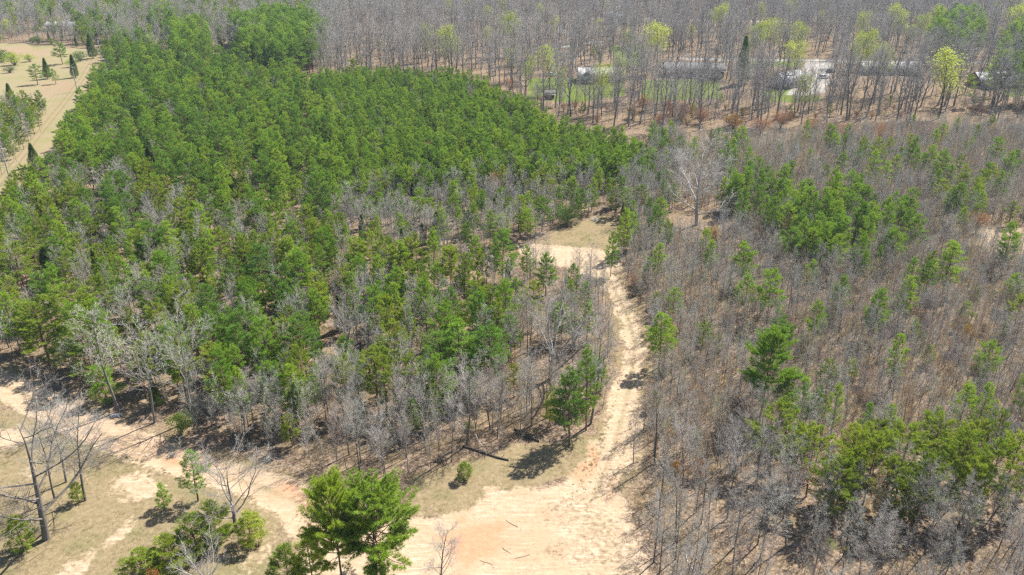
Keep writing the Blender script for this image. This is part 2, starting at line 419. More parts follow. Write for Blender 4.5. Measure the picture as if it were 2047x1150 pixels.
def pine_proto(kind, seed, H, Wd, base, mat, tuft_len, tuft_w, nb, density, droop, shape, gap=0.12, whorl=0.42, eljit=10):
    r = random.Random(seed); rng = np.random.default_rng(seed)
    W = MB(); n = 8; lean = (r.gauss(0, 0.015), r.gauss(0, 0.015))
    tp = [(lean[0] * z + 0.05 * math.sin(z * 0.9 + seed), lean[1] * z + 0.05 * math.cos(z * 0.7 + seed), z) for z in np.linspace(-0.2, H * 0.985, n)]
    tr = [0.0135 * H * (1 - 0.9 * i / (n - 1)) for i in range(n)]
    W.tube(tp, tr, 7, False)
    tuft_p = []; tuft_d = []; l1 = []; l2 = []
    z = base * H; az = r.random() * 6.28
    while z < H * 0.985:
        t = (z / H - base) / (1 - base)
        prof = shape(t); nbr = r.choice((3, 4, 4, 5))
        for b in range(nbr):
            az += 6.283 / nbr + r.gauss(0, 0.35)
            if r.random() < gap: continue
            L = 0.5 * Wd * prof * r.choice((0.55, 0.8, 1.0, 1.1, 1.25)) * r.uniform(0.88, 1.1)
            if L < 0.12: L = 0.12
            el = math.radians(-droop + (droop + 58) * t ** 1.3 + r.gauss(0, eljit))
            d = np.array([math.cos(az) * math.cos(el), math.sin(az) * math.cos(el), math.sin(el)])
            fz = z / H * (n - 1) * 0.985; i0 = min(int(fz), n - 2)
            o = np.array([lean[0] * z + 0.05 * math.sin(z * 0.9 + seed), lean[1] * z + 0.05 * math.cos(z * 0.7 + seed), z + r.gauss(0, 0.08)])
            c1 = o + d * L * 0.55; d2 = d + np.array([0, 0, 0.38]); d2 /= np.linalg.norm(d2); c2 = c1 + d2 * L * 0.45
            r0 = 0.009 + 0.010 * L
            l1.append(([o, c1, c2], [r0, r0 * 0.65, r0 * 0.3]))
            side = np.cross(d, [0, 0, 1.0]); side /= np.linalg.norm(side) + 1e-9
            m = max(2, int(round(L * 5.2 * density))); s = 1
            for k in range(m):
                f = 0.34 + 0.62 * (k + r.random() * 0.7) / m
                p = o + (c1 - o) * (f / 0.55) if f < 0.55 else c1 + (c2 - c1) * ((f - 0.55) / 0.45)
                s = -s; sd = d * 0.75 + side * s * r.uniform(0.5, 1.1) + np.array([0, 0, r.uniform(0.0, 0.55)]); sd /= np.linalg.norm(sd)
                ll = (0.16 + 0.34 * L * (1.05 - f)) * r.uniform(0.7, 1.2); e = p + sd * ll
                l2.append(([p, e], [0.007, 0.004]))
                q = max(1, int(ll / (tuft_len * 0.75)))
                for j in range(q):
                    tuft_p.append(p + sd * ll * (1 - j / max(q, 1) * 0.8)); tuft_d.append(sd)
            tuft_p.append(c2); tuft_d.append(d2)
        z += whorl * r.uniform(0.75, 1.25)
    tuft_p.append(np.array([lean[0] * H, lean[1] * H, H * 0.98])); tuft_d.append(np.array([0, 0, 1.0]))
    V, Q = tubes(np.array([a for a, b in l1]), np.array([b for a, b in l1]), 4); W.add(V, Q)
    if l2:
        V, Q = tubes(np.array([a for a, b in l2]), np.array([b for a, b in l2]), 3); W.add(V, Q)
    P = np.repeat(np.array(tuft_p), nb, 0); D = np.repeat(np.array(tuft_d), nb, 0)
    m = len(P); R = rng.normal(size=(m, 3)); R /= np.linalg.norm(R, axis=1, keepdims=True)
    D = D * 0.75 + R * 0.95 + np.array([0, 0, 0.22])
    V, T = blades(P + R * 0.03, D, tuft_len * rng.uniform(0.7, 1.15, m), np.full(m, tuft_w), rng)
    wm = W.mesh("%s%d_wood" % (kind, seed), M_PBARK); cm = mk_mesh("%s%d_needles" % (kind, seed), V, [T], [mat])
    proto(kind, wm, cm)
lob = lambda t: (0.55 + 0.45 * min(1, t / 0.25)) * (1 - max(0, t - 0.2) / 0.8) ** 0.62 + 0.04
full = lambda t: (0.7 + 0.3 * min(1, t / 0.3)) * (1 - max(0, t - 0.35) / 0.65) ** 0.5 + 0.05
for i, (w, b) in enumerate(((4.0, 0.28), (5.0, 0.32), (3.3, 0.24), (4.4, 0.36), (3.6, 0.28), (4.9, 0.26))):
    pine_proto('pine', 600 + i, 10.0, w * 1.15, b, M_PINE, 0.30, 0.046, 13, 1.25, 8, full if i == 3 else lob, 0.08, 0.42)
for i, (w, b) in enumerate(((5.4, 0.30), (6.0, 0.36), (4.8, 0.26), (5.6, 0.42))):
    pine_proto('vpine', 650 + i, 10.0, w, b, M_VPINE, 0.20, 0.042, 12, 1.6, 12, full, 0.10, 0.50)
pine_proto('bigpine', 690, 12.0, 7.6, 0.34, M_FRONT, 0.25, 0.040, 12, 1.6, -12, full, 0.06, 0.36, 16)
pine_proto('bigpine', 691, 12.0, 7.4, 0.30, M_PINE, 0.28, 0.042, 12, 1.5, -6, full, 0.05, 0.36, 16)
pine_proto('youngpine', 695, 4.0, 2.4, 0.10, M_VPINE, 0.24, 0.034, 10, 2.2, 5, lob, 0.08, 0.28)
pine_proto('youngpine', 696, 4.0, 2.0, 0.12, M_PINE, 0.26, 0.034, 10, 2.0, 5, lob, 0.08, 0.28)
pine_proto('youngpine', 697, 4.0, 2.8, 0.06, M_VPINE, 0.22, 0.034, 10, 2.2, 5, full, 0.10, 0.26)
for i, wd in enumerate((2.3, 2.8, 2.0)):
    rng = np.random.default_rng(700 + i); H = 7.0; m = 9500
    t = rng.random(m) ** 0.8; a = rng.random(m) * 6.283
    lob_n = 0.82 + 0.18 * np.sin(a * 3 + t * 9 + i) + 0.10 * np.sin(a * 7 - t * 16)
    rad = wd / 2 * (1 - t) ** 0.8 * np.minimum(1, 0.55 + t * 4) * lob_n * (1 - 0.55 * rng.random(m) ** 2.2)
    P = np.stack([np.cos(a) * rad, np.sin(a) * rad, 0.35 + t * (H - 0.5)], 1)
    D = np.stack([np.cos(a) * 0.8, np.sin(a) * 0.8, np.full(m, 0.9)], 1) + rng.normal(size=(m, 3)) * 0.35
    V, T = blades(P, D, rng.uniform(0.16, 0.34, m), np.full(m, 0.055), rng)
    W = MB().tube([(0, 0, -0.2), (0.02, 0, 2), (0, 0.02, 4.5), (0, 0, 6.7)], [0.11, 0.085, 0.05, 0.012], 6, False)
    br = []
    for k in range(46):
        z = 0.5 + k * 0.125; az = k * 2.4; L = wd / 2 * (1 - z / H) * 0.8
        br.append([(0, 0, z), (math.cos(az) * L * 0.5, math.sin(az) * L * 0.5, z + L * 0.35), (math.cos(az) * L, math.sin(az) * L, z + L * 0.9)])
    V2, Q2 = tubes(np.array(br, float), np.tile([0.022, 0.014, 0.005], (len(br), 1)), 3); W.add(V2, Q2)
    proto('cedar', W.mesh("cedar%d_wood" % i, M_PBARK), mk_mesh("cedar%d_sprays" % i, V, [T], [M_CEDAR]))
def shrub_proto(kind, seed, H, Wd, mat, nl, ls):
    rng = np.random.default_rng(seed); r = random.Random(seed); st = []; tips = []
    for k in range(26):
        az = r.random() * 6.28; el = r.uniform(0.35, 1.45); L = H * r.uniform(0.55, 1.0)
        ex = math.cos(el) * Wd / 2; p1 = (math.cos(az) * ex * 0.4, math.sin(az) * ex * 0.4, L * 0.5); p2 = (math.cos(az) * ex, math.sin(az) * ex, L * (0.45 + 0.55 * math.sin(el)))
        st.append([(r.gauss(0, .05), r.gauss(0, .05), -0.1), p1, p2]); tips += [p1, p2, p2, p2]
    T = np.array(tips, float); P = T[rng.integers(0, len(T), nl)] + rng.normal(size=(nl, 3)) * np.array([Wd, Wd, H]) * 0.10
    P[:, 2] = np.abs(P[:, 2]) + 0.05
    V, Q = leafquads(P, rng.uniform(0.6, 1.3, nl) * ls, rng)
    W = MB(); a, b = tubes(np.array(st, float), np.tile([0.025, 0.015, 0.006], (len(st), 1)), 3); W.add(a, b)
    proto(kind, W.mesh("%s%d_wood" % (kind, seed), M_BARK), mk_mesh("%s%d_leaves" % (kind, seed), V, [Q], [mat]))
shrub_proto('evergreen', 720, 3.6, 4.2, M_SHRUB, 5200, 0.16)
shrub_proto('evergreen', 721, 3.0, 3.6, M_SHRUB, 4200, 0.16)
shrub_proto('bush', 722, 1.7, 2.0, M_VPINE, 1600, 0.11)
shrub_proto('bush', 723, 1.4, 2.2, M_SHRUB, 1500, 0.11)
shrub_proto('russet', 724, 2.6, 2.4, M_ORANGE, 3000, 0.13)
shrub_proto('russet', 725, 3.2, 2.2, M_ORANGE, 2600, 0.14)
shrub_proto('redbud', 726, 3.4, 3.4, M_RED, 3600, 0.12)

# ------------------------------------------------------------------ the land
TRK1 = poly([(1190, 508), (1212, 545), (1236, 595), (1257, 640), (1269, 690), (1264, 750), (1250, 810), (1235, 870), (1218, 925), (1190, 985)])
TRK2 = poly([(-170, 690), (0, 766), (70, 800), (150, 838), (240, 880), (330, 914), (430, 946), (520, 972), (590, 1003), (622, 1050)])
LOT = poly([(1192, 925), (1243, 948), (1262, 1010), (1277, 1070), (1288, 1160), (1300, 1350), (560, 1350), (588, 1130), (602, 1080), (578, 1025), (575, 990), (625, 995),
            (657, 1032), (690, 1062), (830, 1042), (935, 1032), (982, 992), (1060, 985), (1120, 968)])
GRASS = [poly([(815, 1035), (825, 960), (960, 912), (1050, 893), (1175, 872), (1235, 800), (1215, 925), (1100, 970), (980, 992), (930, 1038)]),
         poly([(-300, 830), (0, 812), (150, 872), (400, 960), (560, 1008), (580, 1100), (560, 1350), (-500, 1350)]),
         poly([(1075, 484), (1110, 458), (1200, 432), (1246, 446), (1243, 505), (1100, 498), (1035, 492)])]
PATCH = [poly([(60, 1200), (150, 1120), (230, 1062), (265, 1010), (212, 985), (222, 955), (300, 945), (322, 962), (300, 1000), (275, 1060), (215, 1110), (150, 1170), (120, 1230)]),
         poly([(-20, 850), (60, 870), (40, 900), (-40, 890)])]
MIDSAND = poly([(1033, 487), (1090, 489), (1150, 494), (1232, 503), (1243, 540), (1205, 556), (1140, 540), (1080, 524), (1040, 506)])
CLAY = [poly([(852, 1062), (930, 1045), (1000, 1035), (1032, 1075), (1000, 1112), (900, 1106), (850, 1090)]),
        poly([(600, 980), (640, 1000), (660, 1035), (630, 1030), (560, 990)]), poly([(1175, 900), (1195, 895), (1175, 950), (1150, 960)]),
        poly([(330, 905), (420, 932), (400, 945), (320, 920)]), poly([(90, 165), (135, 160), (140, 180), (95, 190)]), poly([(0, 95), (90, 95), (85, 115), (20, 112)])]
FIELD = poly([(-500, 66), (0, 84), (95, 90), (182, 98), (214, 94), (207, 130), (165, 192), (128, 245), (100, 300), (62, 330), (25, 385), (-20, 420), (-120, 500), (-700, 560)])
FTRK = poly([(196, 108), (163, 158), (112, 225), (52, 302), (0, 362), (-120, 470)])
BARE2 = poly([(1932, 452), (2000, 455), (2120, 455), (2120, 522), (1990, 507), (1938, 490)])
LAWN = [poly([(1060, 157), (1240, 154), (1247, 190), (1150, 204), (1060, 199)]), poly([(1282, 161), (1437, 159), (1442, 197), (1288, 201)]),
        poly([(1525, 181), (1612, 179), (1645, 201), (1600, 207), (1525, 203)]), poly([(1505, 122), (1605, 122), (1600, 134), (1505, 134)]),
        poly([(2008, 140), (2120, 140), (2120, 192), (2012, 192)]), poly([(1225, 92), (1280, 92), (1285, 132), (1230, 132)]), poly([(255, 68), (330, 68), (330, 78), (255, 78)])]
DRIVE = poly([(1612, 124), (1668, 124), (1657, 160), (1646, 186), (1600, 193), (1572, 190), (1595, 165)])
ROADS = [(poly([(1370, 117), (1500, 119), (1670, 121), (2150, 128)]), 6.0), (poly([(900, 35), (1040, 36), (1150, 37), (1330, 40), (1600, 44)]), 9.0),
         (poly([(1040, 41), (1100, 50), (1130, 66), (1170, 75)]), 5.5), (poly([(1122, 94), (1155, 88), (1198, 84)]), 4.5)]
HOUSE_SPOTS = [(1775, 146, 16), (1985, 170, 12), (1585, 176, 10), (1380, 156, 17), (1195, 162, 13), (1230, 47, 10), (133, 60, 14), (378, 82, 9), (1650, 150, 9), (1100, 152, 4)]

def axis(segs):
    out = []
    for a, b, s in segs: out.append(np.arange(a, b, s))
    return np.unique(np.concatenate(out + [[segs[-1][1]]]))
_xs = axis([(0, 80, 0.55), (80, 150, 1.0), (150, 330, 2.2), (330, 600, 8), (600, 3000, 150)])
XS = np.unique(np.concatenate([-_xs, _xs]))
YS = axis([(-800, 0, 100), (0, 55, 5), (55, 150, 0.5), (150, 230, 0.9), (230, 560, 2.0), (560, 900, 8), (900, 4200, 160)])
GX, GY = np.meshgrid(XS, YS)
X = GX.ravel(); Y = GY.ravel()
d1, lat1, par1 = pdist(TRK1, X, Y); d2, lat2, par2 = pdist(TRK2, X, Y)
nz = (fbm(X, Y, 0.35, 4) - 0.5); nzb = (fbm(X + 50, Y + 9, 0.09, 4) - 0.5)
w1 = 1.55 + 0.16 * np.maximum(par1 - 4, 0) ** 1.5; w2 = 2.3 + 0.10 * np.maximum(par2 - 5, 0)
s_lot = sdf(LOT, X, Y)
sd_sand = np.minimum.reduce([d1 - w1, d2 - w2 - nz * 2.2, s_lot, sdf(MIDSAND, X, Y)])
sand = ss(1.2, -0.8, sd_sand + nz * 3.0 + nzb * 2.0)
for P in PATCH: sand = np.maximum(sand, 0.75 * ss(0.8, -1.2, sdf(P, X, Y) + nz * 5.0))
sand = np.maximum(sand, 0.55 * ss(0.8, -1.5, sdf(BARE2, X, Y) + nz * 3))
grass = np.zeros_like(X)
for P in GRASS: grass = np.maximum(grass, 0.75 * ss(1.4, -1.2, sdf(P, X, Y) + nz * 4 + nzb * 2))
sand = np.maximum(sand, 0.4 * ss(0.08, 0.22, nzb + nz * 0.5) * ss(1.0, -2.0, sdf(GRASS[1], X, Y)))
verge = ss(3.2, 0.5, np.minimum(d1 - w1, d2 - w2) + nz * 4) * 0.55
grass = np.maximum(grass, verge)
WEED = poly([(1120, 1000), (1235, 990), (1268, 1090), (1210, 1140), (1110, 1090)])
sand = sand * (1 - 0.42 * ss(3.0, -3.0, sdf(WEED, X, Y) + nz * 10)); grass = np.maximum(grass, 0.6 * ss(3.0, -3.0, sdf(WEED, X, Y)))
clay = np.zeros_like(X)
for P in CLAY: clay = np.maximum(clay, 0.85 * ss(2.2, -2.4, sdf(P, X, Y) + nz * 9.0 + nzb * 4))
clay = np.maximum(clay, 0.5 * ss(3.0, -3.0, sdf(poly([(840, 1048), (1000, 1015), (1120, 1030), (1140, 1090), (1050, 1150), (850, 1145)]), X, Y) + nz * 10)); clay = np.maximum(clay, 0.5 * ss(0.06, 0.22, nzb) * sand); clay = np.maximum(clay, 0.42 * ss(3.0, 0.5, d2 - w2) * sand)
s_field = sdf(FIELD, X, Y); field = ss(2.0, -2.0, s_field + nz * 5)
dft = pdist(FTRK, X, Y)
lawn = np.zeros_like(X); s_lawns = [sdf(P, X, Y) for P in LAWN]
for s in s_lawns: lawn = np.maximum(lawn, ss(2.0, -1.0, s + nz * 5))
s_drive = sdf(DRIVE, X, Y); pave = ss(0.8, -0.6, s_drive)
rdist = [pdist(P, X, Y)[0] - w / 2 for P, w in ROADS]
for r_ in rdist: pave = np.maximum(pave, ss(0.8, -0.6, r_))
rut = np.where(d1 < d2, lat1, lat2); rut = np.where(np.minimum(d1, d2) < 4.5, rut, 9.0)
rut = np.where(dft[0] < 3.0, dft[1], rut)
Z = gz(X, Y) + (fbm(X, Y, 0.8, 3) - 0.5) * 0.10 * (1 - 0.6 * sand)
Z -= 0.10 * np.where(np.minimum(d1 - w1, d2 - w2) < 0, 1, 0) * sand
cls = np.zeros(len(X), int)
cls[(s_field < 0)] = 5
for i, s in enumerate(s_lawns): cls[s < 0] = 20 + i
for i, r_ in enumerate(rdist): cls[r_ < 0] = 40 + i
cls[s_drive < 0] = 50
cls[(sand > 0.5) & (d2 - w2 < 1.2)] = 2
cls[(sand > 0.5) & (d1 - w1 < 1.2)] = 1
cls[(sand > 0.35) & (s_lot < 0.9)] = 3
cls[(sand > 0.5) & (sdf(MIDSAND, X, Y) < 0.9)] = 4

m, nt, out = newmat("land")
at = N(nt, "ShaderNodeAttribute", attribute_name="mask_a"); sa = N(nt, "ShaderNodeSeparateColor"); nt.links.new(at.outputs["Color"], sa.inputs[0])
at2 = N(nt, "ShaderNodeAttribute", attribute_name="mask_b"); sb = N(nt, "ShaderNodeSeparateColor"); nt.links.new(at2.outputs["Color"], sb.inputs[0])
at3 = N(nt, "ShaderNodeAttribute", attribute_name="rut")
ge = N(nt, "ShaderNodeNewGeometry")
def noise(scale, detail=5.0, rough=0.6, dist=0.0):
    n = N(nt, "ShaderNodeTexNoise", i_Scale=scale, i_Detail=detail, i_Roughness=rough, i_Distortion=dist); nt.links.new(ge.outputs["Position"], n.inputs["Vector"]); return n.outputs[0]
n_s = noise(9.0, 3, 0.7); n_m = noise(1.6, 6, 0.65, 0.4); n_l = noise(0.22, 5, 0.6); n_f = noise(28.0, 2, 0.6)
vo = N(nt, "ShaderNodeTexVoronoi", i_Scale=4.6); nt.links.new(ge.outputs["Position"], vo.inputs["Vector"])
vs_ = N(nt, "ShaderNodeSeparateColor"); nt.links.new(vo.outputs["Color"], vs_.inputs[0])
lit = math_(nt, 'ADD', math_(nt, 'MULTIPLY', vs_.outputs[0], 0.55), math_(nt, 'MULTIPLY', n_m, 0.6))
litter = ramp(nt, lit, [(0.18, (0.045, 0.032, 0.024)), (0.42, (0.105, 0.074, 0.053)), (0.62, (0.155, 0.115, 0.083)), (0.88, (0.235, 0.185, 0.138))])
litter = mixc(nt, smooth(nt, n_l, 0.42, 0.68), litter, mixc(nt, 0.5, litter, (0.16, 0.12, 0.06)))
dryg = ramp(nt, math_(nt, 'ADD', math_(nt, 'MULTIPLY', n_s, 0.55), math_(nt, 'MULTIPLY', n_m, 0.5)), [(0.3, (0.085, 0.066, 0.036)), (0.5, (0.155, 0.123, 0.072)), (0.72, (0.25, 0.20, 0.13))])
dryg = mixc(nt, smooth(nt, n_l, 0.50, 0.66), dryg, mixc(nt, 0.35, dryg, (0.10, 0.11, 0.04)))
sandc = ramp(nt, math_(nt, 'ADD', math_(nt, 'MULTIPLY', n_m, 0.65), math_(nt, 'MULTIPLY', n_s, 0.35)), [(0.26, (0.20, 0.135, 0.085)), (0.48, (0.295, 0.22, 0.15)), (0.7, (0.37, 0.305, 0.23))])
def streak(rz, sx, sy):
    mp = N(nt, "ShaderNodeMapping"); mp.inputs[2].default_value = (0, 0, rz); mp.inputs[3].default_value = (sx, sy, 1); nt.links.new(ge.outputs["Position"], mp.inputs[0])
    n = N(nt, "ShaderNodeTexNoise", i_Scale=1.0, i_Detail=4.0, i_Roughness=0.6, i_Distortion=0.6); nt.links.new(mp.outputs[0], n.inputs["Vector"]); return n.outputs[0]
st1 = streak(0.55, 0.25, 2.6); st2 = streak(-0.9, 0.3, 3.2)
sandc = mixc(nt, math_(nt, 'MULTIPLY', smooth(nt, st1, 0.52, 0.66), 0.55), sandc, (0.225, 0.16, 0.105))
sandc = mixc(nt, math_(nt, 'MULTIPLY', smooth(nt, st2, 0.54, 0.66), 0.45), sandc, (0.44, 0.375, 0.29))
clayc = ramp(nt, n_m, [(0.3, (0.265, 0.135, 0.076)), (0.7, (0.365, 0.22, 0.138))])
fieldc = ramp(nt, math_(nt, 'ADD', math_(nt, 'MULTIPLY', n_m, 0.6), math_(nt, 'MULTIPLY', n_l, 0.4)), [(0.32, (0.20, 0.135, 0.09)), (0.47, (0.185, 0.155, 0.095)), (0.58, (0.165, 0.155, 0.082)), (0.72, (0.225, 0.195, 0.125))])
lawnc = ramp(nt, n_m, [(0.3, (0.055, 0.085, 0.018)), (0.7, (0.11, 0.135, 0.032))])
pavec = ramp(nt, n_m, [(0.3, (0.21, 0.20, 0.185)), (0.7, (0.29, 0.28, 0.26))])
def cut(w, lo=0.35, hi=0.65, amt=0.5):
    return smooth(nt, math_(nt, 'ADD', w, math_(nt, 'MULTIPLY', math_(nt, 'SUBTRACT', n_m, 0.5), amt)), lo, hi)
col = litter
col = mixc(nt, cut(sa.outputs[2], 0.3, 0.7, 1.4), col, dryg)
fieldc = mixc(nt, smooth(nt, math_(nt, 'ADD', n_l, math_(nt, 'MULTIPLY', sa.outputs[1], 0.6)), 0.52, 0.66), fieldc, mixc(nt, 0.5, fieldc, (0.21, 0.14, 0.10)))
fieldc = mixc(nt, smooth(nt, noise(0.09, 4, 0.6), 0.5, 0.62), fieldc, mixc(nt, 0.6, fieldc, (0.15, 0.145, 0.065)))
col = mixc(nt, cut(sb.outputs[0]), col, fieldc)
col = mixc(nt, cut(sb.outputs[1]), col, lawnc)
sw = cut(sa.outputs[0], 0.2, 0.8, 1.5)
rg = math_(nt, 'ABSOLUTE', at3.outputs["Fac"])
strip = math_(nt, 'MULTIPLY', smooth(nt, math_(nt, 'ADD', rg, math_(nt, 'MULTIPLY', n_m, 0.5)), 0.9, 0.35), 1.0)       # thin grass between the wheel lines
scol = mixc(nt, cut(sa.outputs[1], 0.25, 0.95, 1.3), sandc, clayc)
scol = mixc(nt, strip, scol, mixc(nt, 0.55, dryg, scol))
thin = math_(nt, 'MULTIPLY', smooth(nt, n_l, 0.46, 0.66), 0.75)                                        # pale weeds on the sand
scol = mixc(nt, math_(nt, 'MULTIPLY', thin, smooth(nt, n_s, 0.45, 0.6)), scol, (0.20, 0.185, 0.12))
col = mixc(nt, sw, col, scol)
wheel = math_(nt, 'MULTIPLY', smooth(nt, math_(nt, 'ABSOLUTE', math_(nt, 'SUBTRACT', rg, 0.95)), 0.45, 0.15), sb.outputs[0])
col = mixc(nt, math_(nt, 'MULTIPLY', wheel, 0.75), col, (0.15, 0.105, 0.07))
col = mixc(nt, sb.outputs[2], col, pavec)
col = mixc(nt, math_(nt, 'MULTIPLY', smooth(nt, n_f, 0.62, 0.72), 0.35), col, mixc(nt, 0.5, col, (0.06, 0.045, 0.03)))
df = N(nt, "ShaderNodeBsdfDiffuse"); nt.links.new(col, df.inputs[0])
bp = N(nt, "ShaderNodeBump", i_Strength=0.8, i_Distance=0.12)
hh = math_(nt, 'ADD', math_(nt, 'MULTIPLY', n_s, 0.5), math_(nt, 'MULTIPLY', n_m, 0.7))
nt.links.new(hh, bp.inputs["Height"]); nt.links.new(bp.outputs[0], df.inputs["Normal"]); nt.links.new(df.outputs[0], out.inputs[0])
M_LAND = m
SC.cycles.pixel_filter_type = 'BLACKMAN_HARRIS'; SC.cycles.filter_width = 1.4

ny, nx = GX.shape
qi = (np.arange(ny - 1)[:, None] * nx + np.arange(nx - 1)[None]).ravel()
QUADS = np.stack([qi, qi + 1, qi + nx + 1, qi + nx], 1)
V = np.stack([X, Y, Z], 1)
A = np.stack([sand, clay, grass, np.zeros_like(X)], 1).astype(np.float32); B = np.stack([field, lawn, pave, np.zeros_like(X)], 1).astype(np.float32)
qc = np.max(cls[QUADS], axis=1); qmin = np.min(cls[QUADS], axis=1); qc = np.where((qc != qmin) & ((cls[QUADS] == qc[:, None]).sum(1) < 3), qmin, qc)
CLSNAME = {0: ("ground", None), 1: ("dirt_track", "pale sandy main track climbing through the middle of the wood"), 2: ("dirt_track", "sandy track crossing the lower left"),
           3: ("sandy_clearing", "wide bare sandy clearing at the bottom centre"), 4: ("sandy_clearing", "small sandy opening in the middle of the wood"), 5: ("field", "dry straw-coloured field at the top left")}
for c in np.unique(qc):
    q = QUADS[qc == c]; u, inv = np.unique(q, return_inverse=True)
    me = mk_mesh("land", V[u], [inv.reshape(-1, 4)], [M_LAND], smooth_=True)
    for nm, arr in (("mask_a", A), ("mask_b", B)):
        a = me.attributes.new(nm, 'FLOAT_COLOR', 'POINT'); a.data.foreach_set("color", arr[u].ravel())
    a = me.attributes.new("rut", 'FLOAT', 'POINT'); a.data.foreach_set("value", rut[u].astype(np.float32))
    nm, lb = CLSNAME.get(int(c), ("lawn" if c < 40 else ("road" if c < 50 else "driveway"), None))
    o = link(bpy.data.objects.new(nm, me)); tag(o, lb, kind="structure")

# ------------------------------------------------------------------ where trees may stand
def clear(x, y, margin=0.0, lawns=True):
    """True where the land is kept open"""
    x = np.asarray(x, float); y = np.asarray(y, float)
    r = (pdist(TRK1, x, y)[0] < 2.6 + margin) | (pdist(TRK2, x, y)[0] < 5.0 + margin) | (sdf(LOT, x, y) < 0.8 + margin) | (sdf(MIDSAND, x, y) < 0.5)
    for P in GRASS: r |= sdf(P, x, y) < 0.3
    r |= inside(BARE2, x, y) | (sdf(FIELD, x, y) < 1.0) | inside(DRIVE, x, y)
    for P in LAWN:
        if lawns: r |= inside(P, x, y)
        else: r |= inside(P, x, y) & ((np.floor(x * 13.7 + y * 7.1).astype(int) % 10) < 6)
    for P, w in ROADS: r |= pdist(P, x, y)[0] < w / 2 + 1.0
    for a, b, rr in HOUSE_SPOTS:
        gx, gy = G(a, b); r |= (np.abs(x - gx) < rr * 0.85) & (y - gy > -rr * 2.6) & (y - gy < rr * 0.6)
    return r
def scatter(P, sp, seed, jit=0.42):
    r = np.random.default_rng(seed)
    x0, y0 = P.min(0); x1, y1 = P.max(0)
    gx = np.arange(x0, x1, sp); gy = np.arange(y0, y1, sp * 0.9)
    XX, YY = np.meshgrid(gx, gy); XX = XX + (np.arange(len(gy)) % 2)[:, None] * sp * 0.5
    XX = (XX + r.uniform(-jit, jit, XX.shape) * sp).ravel(); YY = (YY + r.uniform(-jit, jit, YY.shape) * sp).ravel()
    k = inside(P, XX, YY); return XX[k], YY[k]

TREES = []      # dict(kind, var, x, y, h, w, rz, label)
def tree(kind, x, y, h, w=None, label=None, var=None, name=None, group=None):
    TREES.append(dict(kind=kind, var=RNG.randrange(len(PROTO[kind])) if var is None else var, x=float(x), y=float(y), h=float(h), w=w, rz=RNG.random() * 6.283, label=label, name=name, group=group))

# ---- single trees that can be told apart in the photo: (kind, foot x, foot y, top y, crown width in px or None, variant, label)
def single(kind, fx, fy, ty, wpx, var, label):
    x, y = G(fx, fy); tree(kind, x, y, HT(fy, ty), None if wpx is None else wpx * MPP(y), label, var)
def bytop(kind, tx, ty, h, wpx, var, label):
    x, y = G(tx, ty, h); tree(kind, x, y, h, None if wpx is None else wpx * MPP(y), label, var)
single('pine', 1137, 893, 735, 68, 0, "bright green pine standing clear at the main track's left verge, casting dappled shade")
single('pine', 1172, 862, 688, 46, 2, "narrow pointed pine just behind the clear-standing pine at the left verge of the main track")
single('pine', 1318, 735, 620, 62, 0, "lone cone-shaped green pine at the right edge of the main track where it bends")
single('pine', 396, 1003, 900, 56, 4, "slim young pine standing alone in the grass below the sandy track on the left")
single('bigpine', 752, 1168, 950, 175, 0, "largest yellow-green pine in front, between the two sandy tracks at the bottom")
single('bigpine', 690, 1190, 940, 115, 0, "left-hand crown of the pine pair in front at the bottom centre")
single('youngpine', 756, 1190, 1098, 62, 1, "small bright pine tip in front of the big pine at the bottom edge")
single('youngpine', 625, 1180, 1062, 70, 0, "small dark pine left of the big pine at the bottom edge")
single('youngpine', 432, 1085, 1000, 75, 2, "bushy young pine right beside the bare tree in the lower left grass")
single('youngpine', 395, 1110, 1025, 70, 0, "bushy young pine below the slim lone pine at lower left")
single('youngpine', 505, 1090, 1025, 70, 0, "bushy yellow-green pine right of the bare tree in the lower left grass")
single('youngpine', 345, 1140, 1070, 90, 2, "low spreading pine at the left end of the bottom row")
single('youngpine', 290, 1165, 1098, 80, 2, "low pine at the bottom edge beside the bare sand patch")
single('youngpine', 580, 1185, 1090, 75, 0, "young pine at the bottom edge just left of the sandy gap")
single('youngpine', 330, 1015, 965, 30, 1, "very small pine seedling left of the slim lone pine")
single('youngpine', 50, 1100, 1030, 55, 0, "small green pine at the foot of the big bare tree at lower left")
single('youngpine', 158, 1003, 960, 28, 0, "little green pine at the foot of the thin bare tree at lower left")
single('youngpine', 928, 960, 925, 36, 0, "tiny yellow-green pine in the grass below the fallen log")
single('bush', 362, 866, 815, 52, 0, "round green bush at the upper edge of the left sandy track")
single('youngpine', 215, 800, 722, 85, 1, "squat green pine at the upper edge of the left sandy track")
single('bigpine', 1520, 830, 645, 100, 1, "tall bushy bright green pine standing out of the bare thicket right of the track")
single('vpine', 1535, 940, 795, 105, 1, "layered olive-green pine left of the lower right pine group")
for i, (a, b, h, w) in enumerate(((1583, 742, 9, 34), (1616, 752, 9, 46), (1645, 766, 8.5, 36), (1683, 760, 9, 34), (1747, 800, 8, 34), (1790, 800, 8, 36), (1945, 756, 9.5, 50), (1982, 756, 9.5, 40))):
    bytop('pine', a, b, h, w, (2, 4, 0)[i % 3], ("leftmost small pine of the row above the lower right pine group", "bright broad pine, second of the row above the lower right pines", "third small pine of the row above the lower right pines",
        "pointed pine ending the row above the lower right pines", "short pine tip poking out left in the lower right pine group", "short pine tip poking out in the middle of the lower right pine group",
        "left of the two tall pine tips above the right end of the lower right pines", "right of the two tall pine tips above the right end of the lower right pines")[i])
